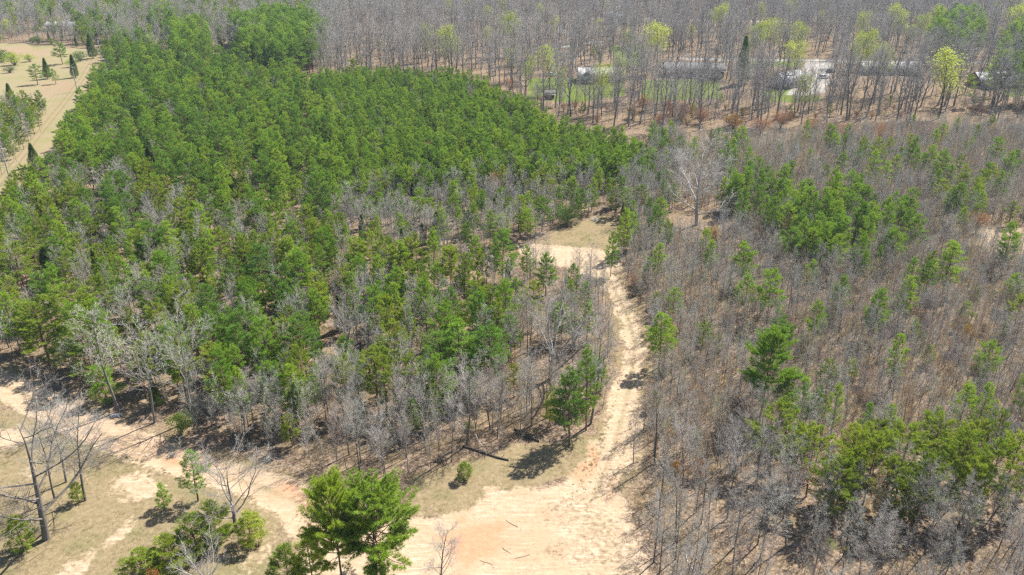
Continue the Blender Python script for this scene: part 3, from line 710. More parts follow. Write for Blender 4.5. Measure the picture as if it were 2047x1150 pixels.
VPL = {(1640, 845): "leftmost olive pine of the massed group at lower right", (1710, 840): "second olive pine from the left at the top of the lower right group", (1760, 860): "olive pine below the pine tips in the lower right group",
    (1830, 835): "olive pine in the middle of the lower right group's top edge", (1890, 815): "highest olive pine of the lower right group", (1950, 850): "olive pine below the two tall pine tips at lower right", (2010, 870): "olive pine near the right edge in the lower right group",
    (1790, 905): "front olive pine in the middle of the lower right group", (1870, 890): "front olive pine below the highest one at lower right", (1960, 910): "front olive pine at the right of the lower right group", (2050, 850): "olive pine cut by the right photo edge", (1700, 890): "front olive pine at the left of the lower right group"}
for a, b, h, w in ((1640, 845, 11, 100), (1710, 840, 11, 90), (1760, 860, 11, 100), (1830, 835, 12, 110), (1890, 815, 12, 110), (1950, 850, 12, 110), (2010, 870, 12, 110), (1790, 905, 10, 90), (1870, 890, 11, 100), (1960, 910, 10, 90), (2050, 850, 12, 100), (1700, 890, 10, 80)):
    bytop('vpine', a, b, h, w * 0.8, None, VPL[(a, b)]); TREES[-1]['group'] = "olive pines massed at lower right"
for a, b, h, w, l in ((1550, 533, 11, 60, "tall pine with bare lower stem, alone in the thicket above the bushy pine"), (1500, 545, 8, 42, "smaller pine just left of the tall bare-stemmed pine in the thicket"),
        (1640, 597, 9, 38, "narrow pine alone in the middle of the right thicket"), (1765, 572, 10, 50, "ragged pine alone in the thicket right of the narrow pine"), (1590, 453, 9, 48, "pine at the lower left tip of the right pine clump"),
        (1912, 480, 11, 60, "pine with long bare stem left of the sandy opening at far right"), (1830, 512, 9, 30, "small pine between the right pine clump and the far right opening"), (1860, 520, 9, 34, "second small pine between the right clump and the far right opening"),
        (2030, 440, 11, 40, "tall thin pine at the right edge beside the sandy opening"), (1665, 448, 8, 46, "squat pine below the middle of the right pine clump"), (1252, 414, 11, 36, "tall slim pine between the small clearing and the great bare tree"),
        (1226, 458, 10, 28, "slimmer pine left of the tall slim pine by the small clearing"), (1313, 408, 9, 34, "pine right of the tall slim pine at the small clearing"), (1093, 503, 9, 42, "pine in front of the small sandy opening"),
        (1170, 560, 8, 34, "small pine at the left of the track where it leaves the clearing"), (1055, 488, 8, 28, "thin pine at the left corner of the small sandy opening"), (1150, 525, 8, 30, "thin dark pine below the small sandy opening"),
        (958, 585, 11, 60, "dark pine in the bare wood left of the track bend"), (975, 645, 12, 90, "broad green pine at the right end of the left wood"), (920, 640, 12, 110, "massive green pine at the lower right of the left wood"),
        (880, 660, 11, 90, "green pine left of the massive pine in the left wood"), (510, 485, 12, 70, "tall full pine in the centre of the left wood"), (480, 610, 11, 80, "green pine beside the pale spreading tree in the left wood"), (330, 440, 11, 60, "pointed pine in the upper left wood")):
    bytop('pine', a, b, h, w, None, l)
for a, b, h, w, l in ((130, 560, 13, 130, "layered drooping olive pine at the left edge of the wood"), (60, 590, 12, 110, "dark layered pine at the left frame edge"), (160, 640, 11, 110, "layered olive pine just above the left sandy track"), (20, 480, 12, 100, "broad pine touching the left frame edge"), (745, 690, 10, 110, "rounded olive pine at the front of the left wood")):
    bytop('vpine', a, b, h, w, None, l)
CEDARS = ((293, 290, 10, 34, "tallest dark cedar cone, in front of the pine plantation at left"), (870, 420, 7, 20, "slim dark cedar left of the small clearing"), (825, 360, 7, 30, "dark cedar at the foot of the plantation"), (58, 285, 7, 24, "dark cedar beside the power line on the left"),
    (58, 335, 7.5, 30, "dark cedar below the power line on the left"), (80, 330, 6, 26, "olive cedar next to the dark cedar below the power line"), (590, 430, 6, 24, "left of two small dark cedars in the left wood"), (618, 428, 6, 22, "right of two small dark cedars in the left wood"),
    (105, 465, 9, 36, "dark pointed cedar high in the left wood"), (80, 490, 8, 34, "dark cedar left of the pointed cedar in the left wood"), (145, 475, 7, 22, "small cedar right of the pointed cedar in the left wood"), (770, 375, 6.5, 40, "brownish cedar below the plantation"), (460, 345, 7, 32, "rusty dark cedar below the plantation"),
    (290, 375, 6, 30, "short cedar below the tallest cedar"), (175, 66, 12, 46, "broad dark cedar at the top of the field"), (12, 165, 9, 22, "narrow cedar at the left frame edge by the field"), (292, 90, 9, 20, "small dark cedar cone behind the plantation at left"), (322, 110, 7, 10, "thin dark cedar behind the plantation"),
    (187, 18, 12, 22, "far dark cedar above the field"), (85, 114, 9, 28, "rounded cedar among the field trees"), (140, 107, 10, 34, "dark cedar beside the middle power pole"), (480, 110, 8, 26, "dark cedar within the plantation top edge"), (1495, 70, 20, 26, "tall dark evergreen standing between the far houses"))
for a, b, h, w, l in CEDARS: bytop('cedar', a, b, h, w, None, l)
single('pine', 75, 168, 125, 38, 3, "small round-crowned pine standing on the field by its shadow")
single('pine', 112, 167, 135, 24, 4, "little slender pine on the red soil of the field")
single('pine', 125, 128, 82, 55, 1, "broad dark pine at the far end of the field")
single('oak', 92, 1078, 770, 300, 1, "great dark bare tree with crooked limbs at the lower left edge"); TREES[-1].update(rz=0.0, tilt=(0.0, 0.17))
single('bare', 170, 1000, 800, 150, 2, "thin leaning bare tree right of the great dark bare tree")
single('bare', 132, 962, 790, 130, 1, "bare tree behind the great dark bare tree at lower left")
single('bare', 110, 1000, 830, 90, 4, "slight bare tree between the great bare tree and the thin leaning one")
single('oak', 473, 1062, 868, 190, 2, "wide bare tree with long side limbs below the left sandy track")
single('oak', 1392, 452, 255, 165, 0, "great pale bare tree with sweeping low limbs right of the small clearing")
single('pale', 690, 715, 548, 160, 0, "pale spreading many-stemmed bare tree in the middle of the left wood")
single('bare', 385, 835, 592, 130, 1, "tall pale bare tree at the front of the left wood")
single('bare', 238, 820, 600, 105, 3, "pale slender bare tree left of the tall pale one")
single('bare', 308, 842, 630, 100, 5, "bare dark-stemmed tree at the upper edge of the left track")
single('bare', 933, 893, 700, 100, 5, "pale straight bare tree standing behind the fallen log")
single('pale', 425, 1190, 1085, 150, 2, "pale bare twiggy thicket tree at the bottom edge left")
single('bare', 880, 1200, 1050, 90, 0, "bare twiggy sapling at the bottom edge on the sand")
single('bare', 515, 700, 590, 70, 3, "bare tree with light twigs in the centre of the left wood")
single('pale', 215, 405, 318, 80, 1, "rounded pale grey bare tree in front of the plantation at left")
single('bare', 1180, 850, 640, 90, 3, "grey bare tree beside the two roadside pines")
single('pale', 1100, 760, 570, 190, 1, "broad grey bare tree spreading left of the track bend")
single('evergreen', 1133, 448, 400, 54, 0, "round dark evergreen shrub beside the small clearing")
single('russet', 990, 395, 332, 30, 1, "bright orange-leaved small tree below the plantation")
single('russet', 1925, 700, 640, 40, 0, "rusty brown-leaved sapling in the right thicket")
single('russet', 545, 690, 640, 60, 0, "reddish-brown leaved tree in the middle of the left wood")
single('russet', 312, 1190, 1132, 30, 1, "small orange bush at the bottom edge lower left")
for a, b, w in ((1425, 485, 34), (1330, 290, 50), (1290, 200, 60), (1360, 215, 44), (1690, 258, 50), (1480, 375, 44), (1560, 235, 44), (1660, 262, 40), (1950, 445, 40), (1590, 970, 60), (1470, 835, 34), (860, 300, 40), (1265, 215, 50), (1400, 225, 50), (1520, 245, 50), (1620, 250, 40), (1760, 262, 44), (1840, 255, 40), (1985, 262, 50), (1320, 235, 44), (1020, 160, 34), (930, 150, 34), (520, 52, 30), (590, 50, 30), (1465, 235, 40), (1340, 205, 40)):
    x, y = G(a, b + 22); tree(('redbud', 'russet')[int(a) % 2], x, y, RNG.uniform(5.5, 7.5), w * MPP(y), None)
BUDS = ((1320, 38, 20, 52, "bright yellow-green tree standing alone above the far houses"), (1022, 14, 20, 46, "yellow-green tree at the top centre"), (1100, 85, 17, 34, "small yellow-green tree left of the brick house"), (895, 45, 20, 36, "faint green budding tree behind the plantation"),
    (1515, 40, 18, 34, "left of the yellow-green trees above the long driveway"), (1550, 30, 19, 36, "pale green tree second in the row above the driveway"), (1607, 36, 21, 32, "tallest narrow yellow-green tree above the driveway"), (1603, 78, 16, 40, "lower yellow-green crown beside the driveway"),
    (1728, 48, 23, 44, "yellow-green tree in front of the long grey house"), (1812, 0, 22, 52, "yellow-green tree at the top right"), (1735, 16, 18, 24, "small yellow-green tree at the top right"), (1785, 76, 19, 36, "thin yellow-green tree over the long grey house"), (1910, 88, 22, 60, "half-bare budding tree left of the right-hand house"),
    (1885, 5, 18, 26, "small pale green tree near the top right pines"), (2035, 0, 22, 50, "budding tree at the top right corner"), (1440, 0, 18, 44, "faint budding tree at the top edge"), (1848, 24, 16, 22, "yellow-green tree left of the top right pines"))
for a, b, h, w, l in BUDS: bytop('budding', a, b, h + 3, w * 1.35, None, l); TREES[-1]['lit'] = 1
NS = len(TREES)
ROADSIDE = G(1150, 880)
for t in TREES:
    if t['label'] is None: t['label'] = ''
SX = np.array([t['x'] for t in TREES]); SY = np.array([t['y'] for t in TREES]); SR = np.array([(t['w'] or t['h'] * 0.4) * (0.75 if t['kind'] == 'budding' else (0.5 if t['kind'] == 'oak' else 0.4)) for t in TREES])

# ---- woods between them: (zone, species mix, height range)
def fill(P, sp, seed, mix, jit=0.42, margin=0.0, keep=None, dens=1.0):
    x, y = scatter(P, sp, seed, jit); k = ~clear(x, y, margin, seed != 41)
    if keep is not None: k &= keep(x, y)
    x, y = x[k], y[k]; r = random.Random(seed); kinds = list(mix); wts = [mix[q][0] for q in kinds]
    for a, b in zip(x, y):
        if dens < 1 and r.random() > dens: continue
        if np.any(np.hypot(SX - a, SY - b) < SR) or math.hypot(a - ROADSIDE[0], b - ROADSIDE[1]) < 4.5: continue
        q = r.choices(kinds, wts)[0]; lo, hi = mix[q][1], mix[q][2]
        tree(q, a, b, r.uniform(lo, hi))
Z_PL = poly([(106, 250), (150, 200), (190, 128), (235, 92), (330, 98), (450, 90), (560, 110), (650, 135), (660, 250), (700, 330), (640, 385), (480, 372), (300, 318), (180, 300), (110, 285)], 11)
Z_PR = poly([(640, 135), (760, 125), (960, 142), (1050, 192), (1160, 232), (1250, 255), (1300, 278), (1292, 318), (1180, 318), (1000, 322), (830, 340), (690, 350), (650, 250)], 9)
Z_STRIP = poly([(640, 372), (780, 340), (1000, 318), (1290, 315), (1302, 385), (1235, 408), (1100, 428), (1020, 440), (940, 450), (760, 455), (640, 420)], 7)
Z_LEFT = poly([(-120, 345), (20, 335), (110, 305), (300, 330), (480, 385), (640, 400), (780, 460), (900, 470), (960, 445), (1020, 468), (1050, 520), (1080, 560), (1040, 600), (1000, 640), (960, 700), (850, 735), (760, 725), (650, 735), (500, 745), (380, 745), (200, 700), (0, 660), (-150, 620)], 10)
Z_EDGE = poly([(170, 735), (380, 745), (650, 735), (960, 720), (1040, 600), (1150, 560), (1215, 570), (1238, 640), (1240, 720), (1200, 775), (1110, 810), (1060, 830), (950, 845), (800, 860), (600, 850), (480, 850), (330, 790)], 8)
Z_THICK = poly([(1262, 575), (1240, 520), (1262, 460), (1320, 420), (1330, 340), (1290, 290), (1400, 265), (1700, 240), (2150, 232), (2250, 830), (1700, 830), (1560, 850), (1470, 900), (1330, 900), (1283, 800), (1300, 700), (1292, 620)], 5)
Z_LOWR = poly([(1262, 930), (1290, 820), (1500, 860), (1700, 900), (2300, 900), (2500, 1350), (1330, 1350), (1300, 1150), (1285, 1050)])
Z_CLUMP = poly([(1455, 330), (1520, 305), (1600, 348), (1700, 345), (1825, 368), (1838, 420), (1822, 465), (1740, 490), (1640, 465), (1570, 425), (1480, 385)], 9)
Z_CLUMP2 = poly([(1300, 250), (1350, 240), (1345, 300), (1300, 330)], 8)
Z_CLUMP3 = poly([(1445, 250), (1500, 262), (1520, 310), (1470, 330), (1440, 300)], 8)
Z_CLUMP4 = poly([(1640, 245), (1690, 260), (1850, 285), (1960, 330), (2047, 300), (2047, 345), (1950, 400), (1880, 380), (1840, 330), (1690, 310)], 8)
pl = poly([(0, 0)])
fill(Z_PL, 4.4, 21, {'pine': (84, 7.0, 14.0), 'vpine': (5, 8, 11), 'bare': (6, 7, 11), 'cedar': (2, 5, 8)}, 0.45)
fill(Z_PR, 2.95, 22, {'pine': (90, 6.0, 10.5), 'bare': (7, 6, 9), 'vpine': (3, 7, 9)}, 0.4)
fill(poly([(1040, 520), (1150, 548), (1212, 575), (1236, 640), (1180, 645), (1060, 590)]), 2.3, 35, {'bare': (55, 6, 10), 'sapling': (38, 5, 8), 'pine': (7, 6, 8)}, 0.5)
fill(Z_STRIP, 2.5, 23, {'bare': (58, 5.5, 10), 'sapling': (18, 5, 8), 'pine': (14, 6, 9), 'cedar': (4, 4, 7), 'vpine': (6, 6, 9)})
fill(Z_LEFT, 3.1, 24, {'pine': (32, 5.0, 12.5), 'vpine': (27, 5.0, 11.5), 'bare': (31, 6.5, 12), 'sapling': (13, 5, 9), 'cedar': (4, 5, 8), 'russet': (1, 2.5, 4)}, 0.46)
fill(Z_EDGE, 2.2, 25, {'bare': (40, 6.5, 11.5), 'sapling': (50, 6.0, 10.5), 'pine': (5, 6, 9), 'vpine': (4, 4, 8), 'bush': (2, 1.2, 2)}, 0.48, 0.3)
fill(Z_CLUMP, 3.8, 26, {'pine': (84, 7.0, 11.5), 'sapling': (16, 5, 7)}, 0.5)
fill(Z_CLUMP2, 4.0, 27, {'pine': (80, 6, 9), 'sapling': (20, 5, 7)})
fill(Z_CLUMP3, 5.0, 28, {'pine': (70, 6, 9), 'sapling': (30, 5, 7)})
fill(Z_CLUMP4, 5.2, 29, {'pine': (55, 7.5, 11), 'vpine': (45, 7, 10)}, dens=0.7)
fill(poly([(1252, 418), (1268, 350), (1290, 325), (1298, 282), (1375, 278), (1362, 360), (1335, 455), (1290, 490), (1250, 520)]), 1.9, 36, {'sapling': (62, 4.5, 8), 'bare': (26, 6, 9.5), 'pine': (8, 5.5, 9), 'redbud': (4, 2.5, 4)}, 0.5)
fill(Z_THICK, 14.5, 33, {'pine': (70, 6.5, 10), 'vpine': (30, 6, 9)}, 0.5, 2.0)
fill(poly([(1540, 860), (1640, 830), (1850, 800), (2100, 820), (2120, 930), (1850, 950), (1640, 940)], 9), 3.6, 34, {'vpine': (85, 7, 10.5), 'bare': (15, 8, 11)})
fill(Z_THICK, 1.5, 30, {'sapling': (88, 4.5, 7.8), 'bare': (9, 6, 9.5), 'youngpine': (1.0, 2, 4.5), 'russet': (1.0, 1.5, 3), 'redbud': (0.7, 2, 3.5)}, 0.5, 0.2)
fill(Z_LOWR, 3.3, 31, {'bare': (55, 7.5, 12.5), 'sapling': (41, 6.5, 10.5), 'youngpine': (2, 1.5, 3.5), 'bush': (2, 1, 1.8)}, 0.5, 0.0)
# far woods
FAR_R = poly([(640, 172), (980, 180), (1060, 235), (1300, 268), (1420, 262), (1700, 246), (2250, 250), (2700, 120), (2300, -8), (700, -8), (640, 60)])
def notpl(x, y): return ~(inside(Z_PL, x, y) | inside(Z_PR, x, y))
fill(FAR_R, 8.2, 41, {'hardwood': (84, 14, 27), 'bare': (11, 8, 13), 'budding': (3.0, 13, 20), 'vpine': (1.2, 9, 14)}, 0.48, keep=notpl)
FAR_R2 = poly([(640, 172), (980, 180), (1060, 235), (1300, 262), (1420, 255), (1700, 240), (2250, 240), (2250, 200), (1300, 205), (1060, 205), (640, 120)])
fill(FAR_R2, 3.3, 42, {'sapling': (64, 4, 8), 'bare': (30, 5, 10), 'redbud': (4, 2.5, 4), 'vpine': (2, 4, 7)}, 0.5, keep=notpl, dens=0.9)
FAR_L = poly([(-900, 58), (-100, 76), (95, 86), (215, 90), (235, 120), (330, 130), (450, 118), (560, 135), (650, 160), (660, 60), (720, -8), (-900, -8)])
fill(FAR_L, 5.4, 43, {'bare': (50, 8, 14), 'hardwood': (22, 12, 20), 'sapling': (10, 5, 8), 'vpine': (14, 9, 14), 'pine': (16, 10, 16), 'budding': (2, 9, 13), 'cedar': (3, 6, 10)}, 0.5, keep=notpl)
FAR_P = poly([(455, 18), (520, 10), (600, 5), (650, 30), (625, 62), (560, 78), (480, 70)], 18)
fill(FAR_P, 5.0, 44, {'pine': (100, 16, 20)})
fill(poly([(330, 30), (385, 20), (415, 45), (410, 70), (345, 72)], 17), 6.5, 45, {'pine': (100, 15, 19)})
fill(poly([(290, 0), (345, 0), (345, 25), (295, 25)], 15), 6.5, 46, {'pine': (100, 14, 17)})
fill(poly([(215, 40), (250, 10), (270, 45), (330, 80), (260, 95), (225, 75)], 12), 6.0, 47, {'pine': (70, 10, 13), 'vpine': (30, 9, 12)})
fill(poly([(1860, 20), (1930, 0), (1975, 20), (1960, 50), (1900, 50)], 20), 6.5, 48, {'pine': (100, 18, 22)})
fill(poly([(1985, 80), (2060, 20), (2110, 40), (2110, 110), (2010, 110)], 19), 6.0, 49, {'pine': (100, 17, 22)})
fill(poly([(-60, 200), (0, 180), (85, 175), (100, 215), (85, 235), (55, 265), (0, 330), (-60, 340)], 8), 4.2, 50, {'vpine': (40, 6, 9), 'pine': (35, 7, 10), 'bare': (20, 6, 9), 'cedar': (5, 5, 7)})
x_, y_ = scatter(poly([(-120, 300), (-60, 222), (10, 212), (92, 226), (84, 262), (44, 318), (0, 362), (-100, 420)]), 3.3, 51)
for a, b in zip(x_, y_): tree(RNG.choice(('vpine', 'pine', 'vpine', 'bare', 'bare', 'sapling')), a, b, RNG.uniform(5.0, 8.5))
for a, b in ((40, 240), (70, 235), (52, 225), (85, 228)):
    x, y = G(a, b); tree(RNG.choice(('pine', 'vpine', 'bare')), x, y, RNG.uniform(7, 9))
for a, b, w, h in ((30, 130, 70, 6.5), (5, 122, 60, 6), (60, 122, 40, 4), (190, 57, 40, 5), (205, 108, 30, 4), (160, 122, 40, 5), (145, 135, 30, 4), (20, 145, 40, 3)):
    x, y = G(a, b); tree('bush', x, y, h, w * MPP(y))
fill(poly([(-200, 78), (0, 86), (95, 90), (185, 97), (215, 92), (215, 70), (0, 62), (-200, 55)]), 4.0, 52, {'bare': (50, 6, 11), 'sapling': (30, 5, 8), 'bush': (12, 2.5, 5), 'cedar': (3, 5, 8), 'vpine': (5, 6, 9)}, 0.5)
fill(poly([(200, 120), (235, 92), (330, 100), (340, 130), (230, 140)]), 4.0, 53, {'vpine': (40, 6, 9), 'pine': (30, 6, 10), 'bare': (30, 6, 10)}, 0.5)

# ------------------------------------------------------------------ plant the trees: nearest as single things, the rest as woods
FAM = {'pine': 'pine_tree', 'vpine': 'pine_tree', 'bigpine': 'pine_tree', 'youngpine': 'pine_tree', 'hardwood': 'bare_tree', 'bare': 'bare_tree', 'oak': 'bare_tree', 'pale': 'bare_tree',
       'sapling': 'sapling', 'cedar': 'cedar_tree', 'budding': 'budding_tree', 'bush': 'shrub', 'evergreen': 'shrub', 'russet': 'shrub', 'redbud': 'shrub'}
CATS = {'pine_tree': 'pine tree', 'bare_tree': 'bare tree', 'sapling': 'sapling', 'cedar_tree': 'cedar tree', 'budding_tree': 'budding tree', 'shrub': 'shrub'}
LOOK = {'pine': 'green pine', 'vpine': 'olive-green pine', 'bigpine': 'broad pine', 'youngpine': 'young bushy pine', 'hardwood': 'tall leafless hardwood', 'bare': 'leafless grey tree', 'oak': 'broad leafless tree',
        'pale': 'pale leafless tree', 'sapling': 'thin leafless sapling', 'cedar': 'dark conical cedar', 'budding': 'yellow-green budding tree', 'bush': 'low green bush', 'evergreen': 'dark evergreen shrub', 'russet': 'russet-leaved shrub', 'redbud': 'reddish budding shrub'}
MARKS = [(60, 690, "at the left edge just above the sandy track"), (260, 760, "behind the left sandy track"), (120, 560, "high in the wood at far left"), (300, 560, "in the upper part of the left wood"), (450, 640, "in the middle of the left wood"),
    (520, 800, "at the front of the left wood above the track"), (480, 880, "at the wood edge right above the left sandy track"), (690, 660, "around the pale many-stemmed tree in the left wood"), (680, 860, "at the bare wood edge above the big front pine"), (800, 780, "in the bare front strip of the left wood"), (880, 600, "in the right half of the left wood"),
    (850, 900, "beside the fallen log"), (1020, 830, "behind the roadside pine with the dappled shadow"), (1000, 700, "in the grey wood left of the main track"), (1120, 640, "beside the broad grey tree left of the track bend"), (1200, 740, "along the left side of the main track"), (380, 440, "below the tallest dark cedar"), (700, 480, "in the strip between the plantation and the left wood"),
    (1030, 450, "left of the small grassy clearing"), (1200, 390, "behind the small grassy clearing"), (200, 320, "at the left end of the plantation"), (450, 300, "in the middle of the plantation"), (800, 320, "in the lower plantation"), (1100, 330, "at the right end of the plantation"), (800, 200, "at the far edge of the plantation"),
    (1330, 640, "right of the main track at its bend"), (1340, 800, "along the right side of the main track"), (1330, 960, "at the right edge of the wide sandy clearing"), (1350, 1100, "right of the wide sandy clearing at the bottom"), (1460, 760, "in the thicket left of the bushy bright pine"), (1460, 880, "in the bare wood left of the olive pines"), (1540, 1060, "in the bare wood at the bottom right of the clearing"),
    (1700, 1030, "among the bare stems below the olive pines"), (1850, 1080, "at the bottom edge below the olive pines"), (2000, 1080, "in the lower right corner"), (1620, 640, "in the thicket above the bushy bright pine"), (1720, 740, "in the thicket above the small pine row"), (1850, 760, "in the thicket above the olive pines"), (2000, 760, "in the thicket at the right edge"),
    (1800, 620, "in the middle of the right thicket"), (1950, 600, "in the right thicket below the sandy opening"), (1430, 600, "in the thicket below the great pale bare tree"), (1440, 450, "beside the great pale bare tree"), (1640, 440, "in the right pine clump"), (1800, 460, "at the right end of the right pine clump"), (1950, 400, "above the sandy opening at far right"), (1700, 330, "above the right pine clump"),
    (1240, 250, "in front of the green lawns"), (1480, 240, "in front of the dark-roofed house"), (1700, 240, "in front of the long grey house"), (1950, 250, "in front of the right-hand house"), (850, 160, "behind the plantation"), (1200, 110, "around the brick house"), (1780, 80, "behind the long grey house"), (100, 70, "beyond the field"), (400, 90, "behind the left end of the plantation"), (60, 260, "on the field side of the power line")]
MK = np.array([G(a, b) for a, b, _ in MARKS])
def place(x, y):
    d = np.hypot(MK[:, 0] - x, MK[:, 1] - y) / MK[:, 1]; return MARKS[int(np.argmin(d))][2]
for t in TREES:
    px, py, d = PX(t['x'], t['y'], t['h'] * 0.6); t['d'] = d
    t['seen'] = -15 < px < 2062 and -5 < py < 1165 and t['y'] > 40
    t['size'] = (t['h'] / d) * (1.0 if t['seen'] else 0.0) + (100 if t['label'] else 0)
    t['z'] = 0.0
ZZ = gz(np.array([t['x'] for t in TREES]), np.array([t['y'] for t in TREES]))
for t, z in zip(TREES, ZZ): t['z'] = float(z) - 0.03
def size_of(t):
    wm, cm, h0, w0 = PROTO[t['kind']][t['var']]
    sz = t['h'] / h0
    if t['w']: sx = min(max(t['w'] / w0, sz * 0.6), sz * 1.45)
    elif t['kind'] in ('pine', 'vpine'): sx = sz * (0.72 + 0.38 * ((t['rz'] * 7.3) % 1.0))
    else: sx = sz * (0.9 + 0.2 * ((t['rz'] * 7.3) % 1.0))
    return sx, sz
fams = {}
for t in TREES: fams.setdefault(FAM[t['kind']], []).append(t)
LIMIT = {'pine_tree': 300, 'bare_tree': 300, 'sapling': 300, 'cedar_tree': 120, 'budding_tree': 60, 'shrub': 120}
REST = {}
PLANTED = {}; ALIKE = {}
for fam, lst in fams.items():
    lst.sort(key=lambda t: -t['size'])
    n = 0
    for t in lst:
        if n < LIMIT[fam] and t['size'] > 0:
            n += 1
            sx, sz = size_of(t); wm, cm, h0, w0 = PROTO[t['kind']][t['var']]
            tl = t['tilt'] if 'tilt' in t else (0.02 * math.sin(t['rz'] * 5), 0.02 * math.cos(t['rz'] * 3))
            o = empty(fam, (t['x'], t['y'], t['z']), t['rz'], (sx, sx, sz), tl)
            link(bpy.data.objects.new("stems" if fam == 'shrub' else "trunk", wm), o)
            link(bpy.data.objects.new("foliage" if fam == 'shrub' else "crown", cm), o)
            if t['label']: tag(o, t['label'], CATS[fam], t['group'])
            else:
                big = "tall " if t['h'] > (9.5 if fam != 'sapling' else 6.5) else ("small " if t['h'] < (7.0 if fam != 'sapling' else 5.2) else "")
                if t['kind'] in ('hardwood', 'youngpine', 'bush', 'sapling', 'cedar'): big = ""
                pl_ = place(t['x'], t['y'])
                tag(o, big + LOOK[t['kind']] + " " + pl_, CATS[fam], big + LOOK[t['kind']] + "s " + pl_); ALIKE.setdefault(o["label"], []).append((PX(t['x'], t['y'], t['h'] / 2), o))
            PLANTED.setdefault(fam, []).append((t, o))
        else: REST.setdefault(fam, []).append(t)

ORD = ["leftmost", "second from left", "third from left", "fourth from left", "fifth from left"]
for lb, lst in ALIKE.items():
    if len(lst) == 1: continue
    lst.sort(key=lambda q: q[0][0]); n = len(lst)
    if n <= 5:
        for i, (p, o) in enumerate(lst): o["label"] = (("left-hand" if i == 0 else "right-hand") if n == 2 else ("rightmost" if i == n - 1 else ORD[i])) + " " + lb
    else:
        lst[0][1]["label"] = "leftmost " + lb; lst[-1][1]["label"] = "rightmost " + lb
        mid = lst[1:-1]; near = max(mid, key=lambda q: q[0][1]); far = min(mid, key=lambda q: q[0][1])
        near[1]["label"] = "nearest " + lb; far[1]["label"] = "farthest " + lb
        rest = [q for q in mid if q is not near and q is not far]; nb = max(1, min(4, len(rest) // 3)); per = math.ceil(len(rest) / nb)
        for b in range(nb):
            part = sorted(rest[b * per:(b + 1) * per], key=lambda q: q[0][1]); side = {1: [""], 2: ["left-hand ", "right-hand "], 3: ["left-hand ", "middle ", "right-hand "], 4: ["far left ", "left-hand ", "right-hand ", "far right "]}[nb][b]
            for i, (p, o) in enumerate(part):
                o["label"] = (side + ("rear " if i < len(part) / 3 else ("front " if i >= 2 * len(part) / 3 else "mid-depth ")) + lb)
for lst in ALIKE.values():
    for p, o in lst:
        w = o["label"].split()
        if len(w) > 16: o["label"] = " ".join([q for q in w if q not in ("the", "just", "tall", "small")][:16])
def stuff_instances(name, label, cat, layers, pts, rots, scls, vars_):
    """one object that sets the given meshes on points (layers: list of lists of meshes, same index in each)"""
    me = bpy.data.meshes.new(name); me.vertices.add(len(pts)); me.vertices.foreach_set("co", np.asarray(pts, np.float32).ravel())
    a = me.attributes.new("rot", 'FLOAT_VECTOR', 'POINT'); a.data.foreach_set("vector", np.asarray(rots, np.float32).ravel())
    a = me.attributes.new("scl", 'FLOAT_VECTOR', 'POINT'); a.data.foreach_set("vector", np.asarray(scls, np.float32).ravel())
    a = me.attributes.new("var", 'INT', 'POINT'); a.data.foreach_set("value", np.asarray(vars_, np.int32))
    o = link(bpy.data.objects.new(name, me)); tag(o, label, cat, kind="stuff")
    ng = bpy.data.node_groups.new(name + "_set", 'GeometryNodeTree')
    ng.interface.new_socket("Geometry", in_out='INPUT', socket_type='NodeSocketGeometry'); ng.interface.new_socket("Geometry", in_out='OUTPUT', socket_type='NodeSocketGeometry')
    gi = ng.nodes.new("NodeGroupInput"); go = ng.nodes.new("NodeGroupOutput"); jn = ng.nodes.new("GeometryNodeJoinGeometry")
    def attr(nm, ty):
        n = ng.nodes.new("GeometryNodeInputNamedAttribute"); n.data_type = ty; n.inputs[0].default_value = nm; return n.outputs[0]
    e2r = ng.nodes.new("FunctionNodeEulerToRotation"); ng.links.new(attr("rot", 'FLOAT_VECTOR'), e2r.inputs[0])
    sc = attr("scl", 'FLOAT_VECTOR'); vr = attr("var", 'INT')
    for li, meshes in enumerate(layers):
        c = bpy.data.collections.new("%s_kinds_%d" % (name, li))
        for i, mm in enumerate(meshes): c.objects.link(bpy.data.objects.new("%s_kind_%d_%02d" % (name, li, i), mm))
        ci = ng.nodes.new("GeometryNodeCollectionInfo"); ci.inputs[0].default_value = c; ci.inputs[1].default_value = True; ci.inputs[2].default_value = True
        ip = ng.nodes.new("GeometryNodeInstanceOnPoints"); ng.links.new(gi.outputs[0], ip.inputs["Points"]); ng.links.new(ci.outputs[0], ip.inputs["Instance"])
        ip.inputs["Pick Instance"].default_value = True
        ng.links.new(vr, ip.inputs["Instance Index"]); ng.links.new(e2r.outputs[0], ip.inputs["Rotation"]); ng.links.new(sc, ip.inputs["Scale"])
        ng.links.new(ip.outputs[0], jn.inputs[0])
    ng.links.new(jn.outputs[0], go.inputs[0])
    md = o.modifiers.new("set", 'NODES'); md.node_group = ng
    return o
STUFFNAME = {'pine_tree': ("pine_wood", "dense mass of green pines filling the plantation and the far stands", "woods"), 'bare_tree': ("hardwood_forest", "grey mass of leafless hardwoods receding to the top of the view", "woods"),
             'sapling': ("sapling_thicket", "dense grey-brown thicket of leafless saplings on the right", "thicket"), 'cedar_tree': ("cedar_wood", "scattered dark cedars", "woods"), 'budding_tree': ("budding_wood", "far trees in first leaf", "woods"), 'shrub': ("undergrowth", "scattered russet and red shrubs within the thicket", "undergrowth")}
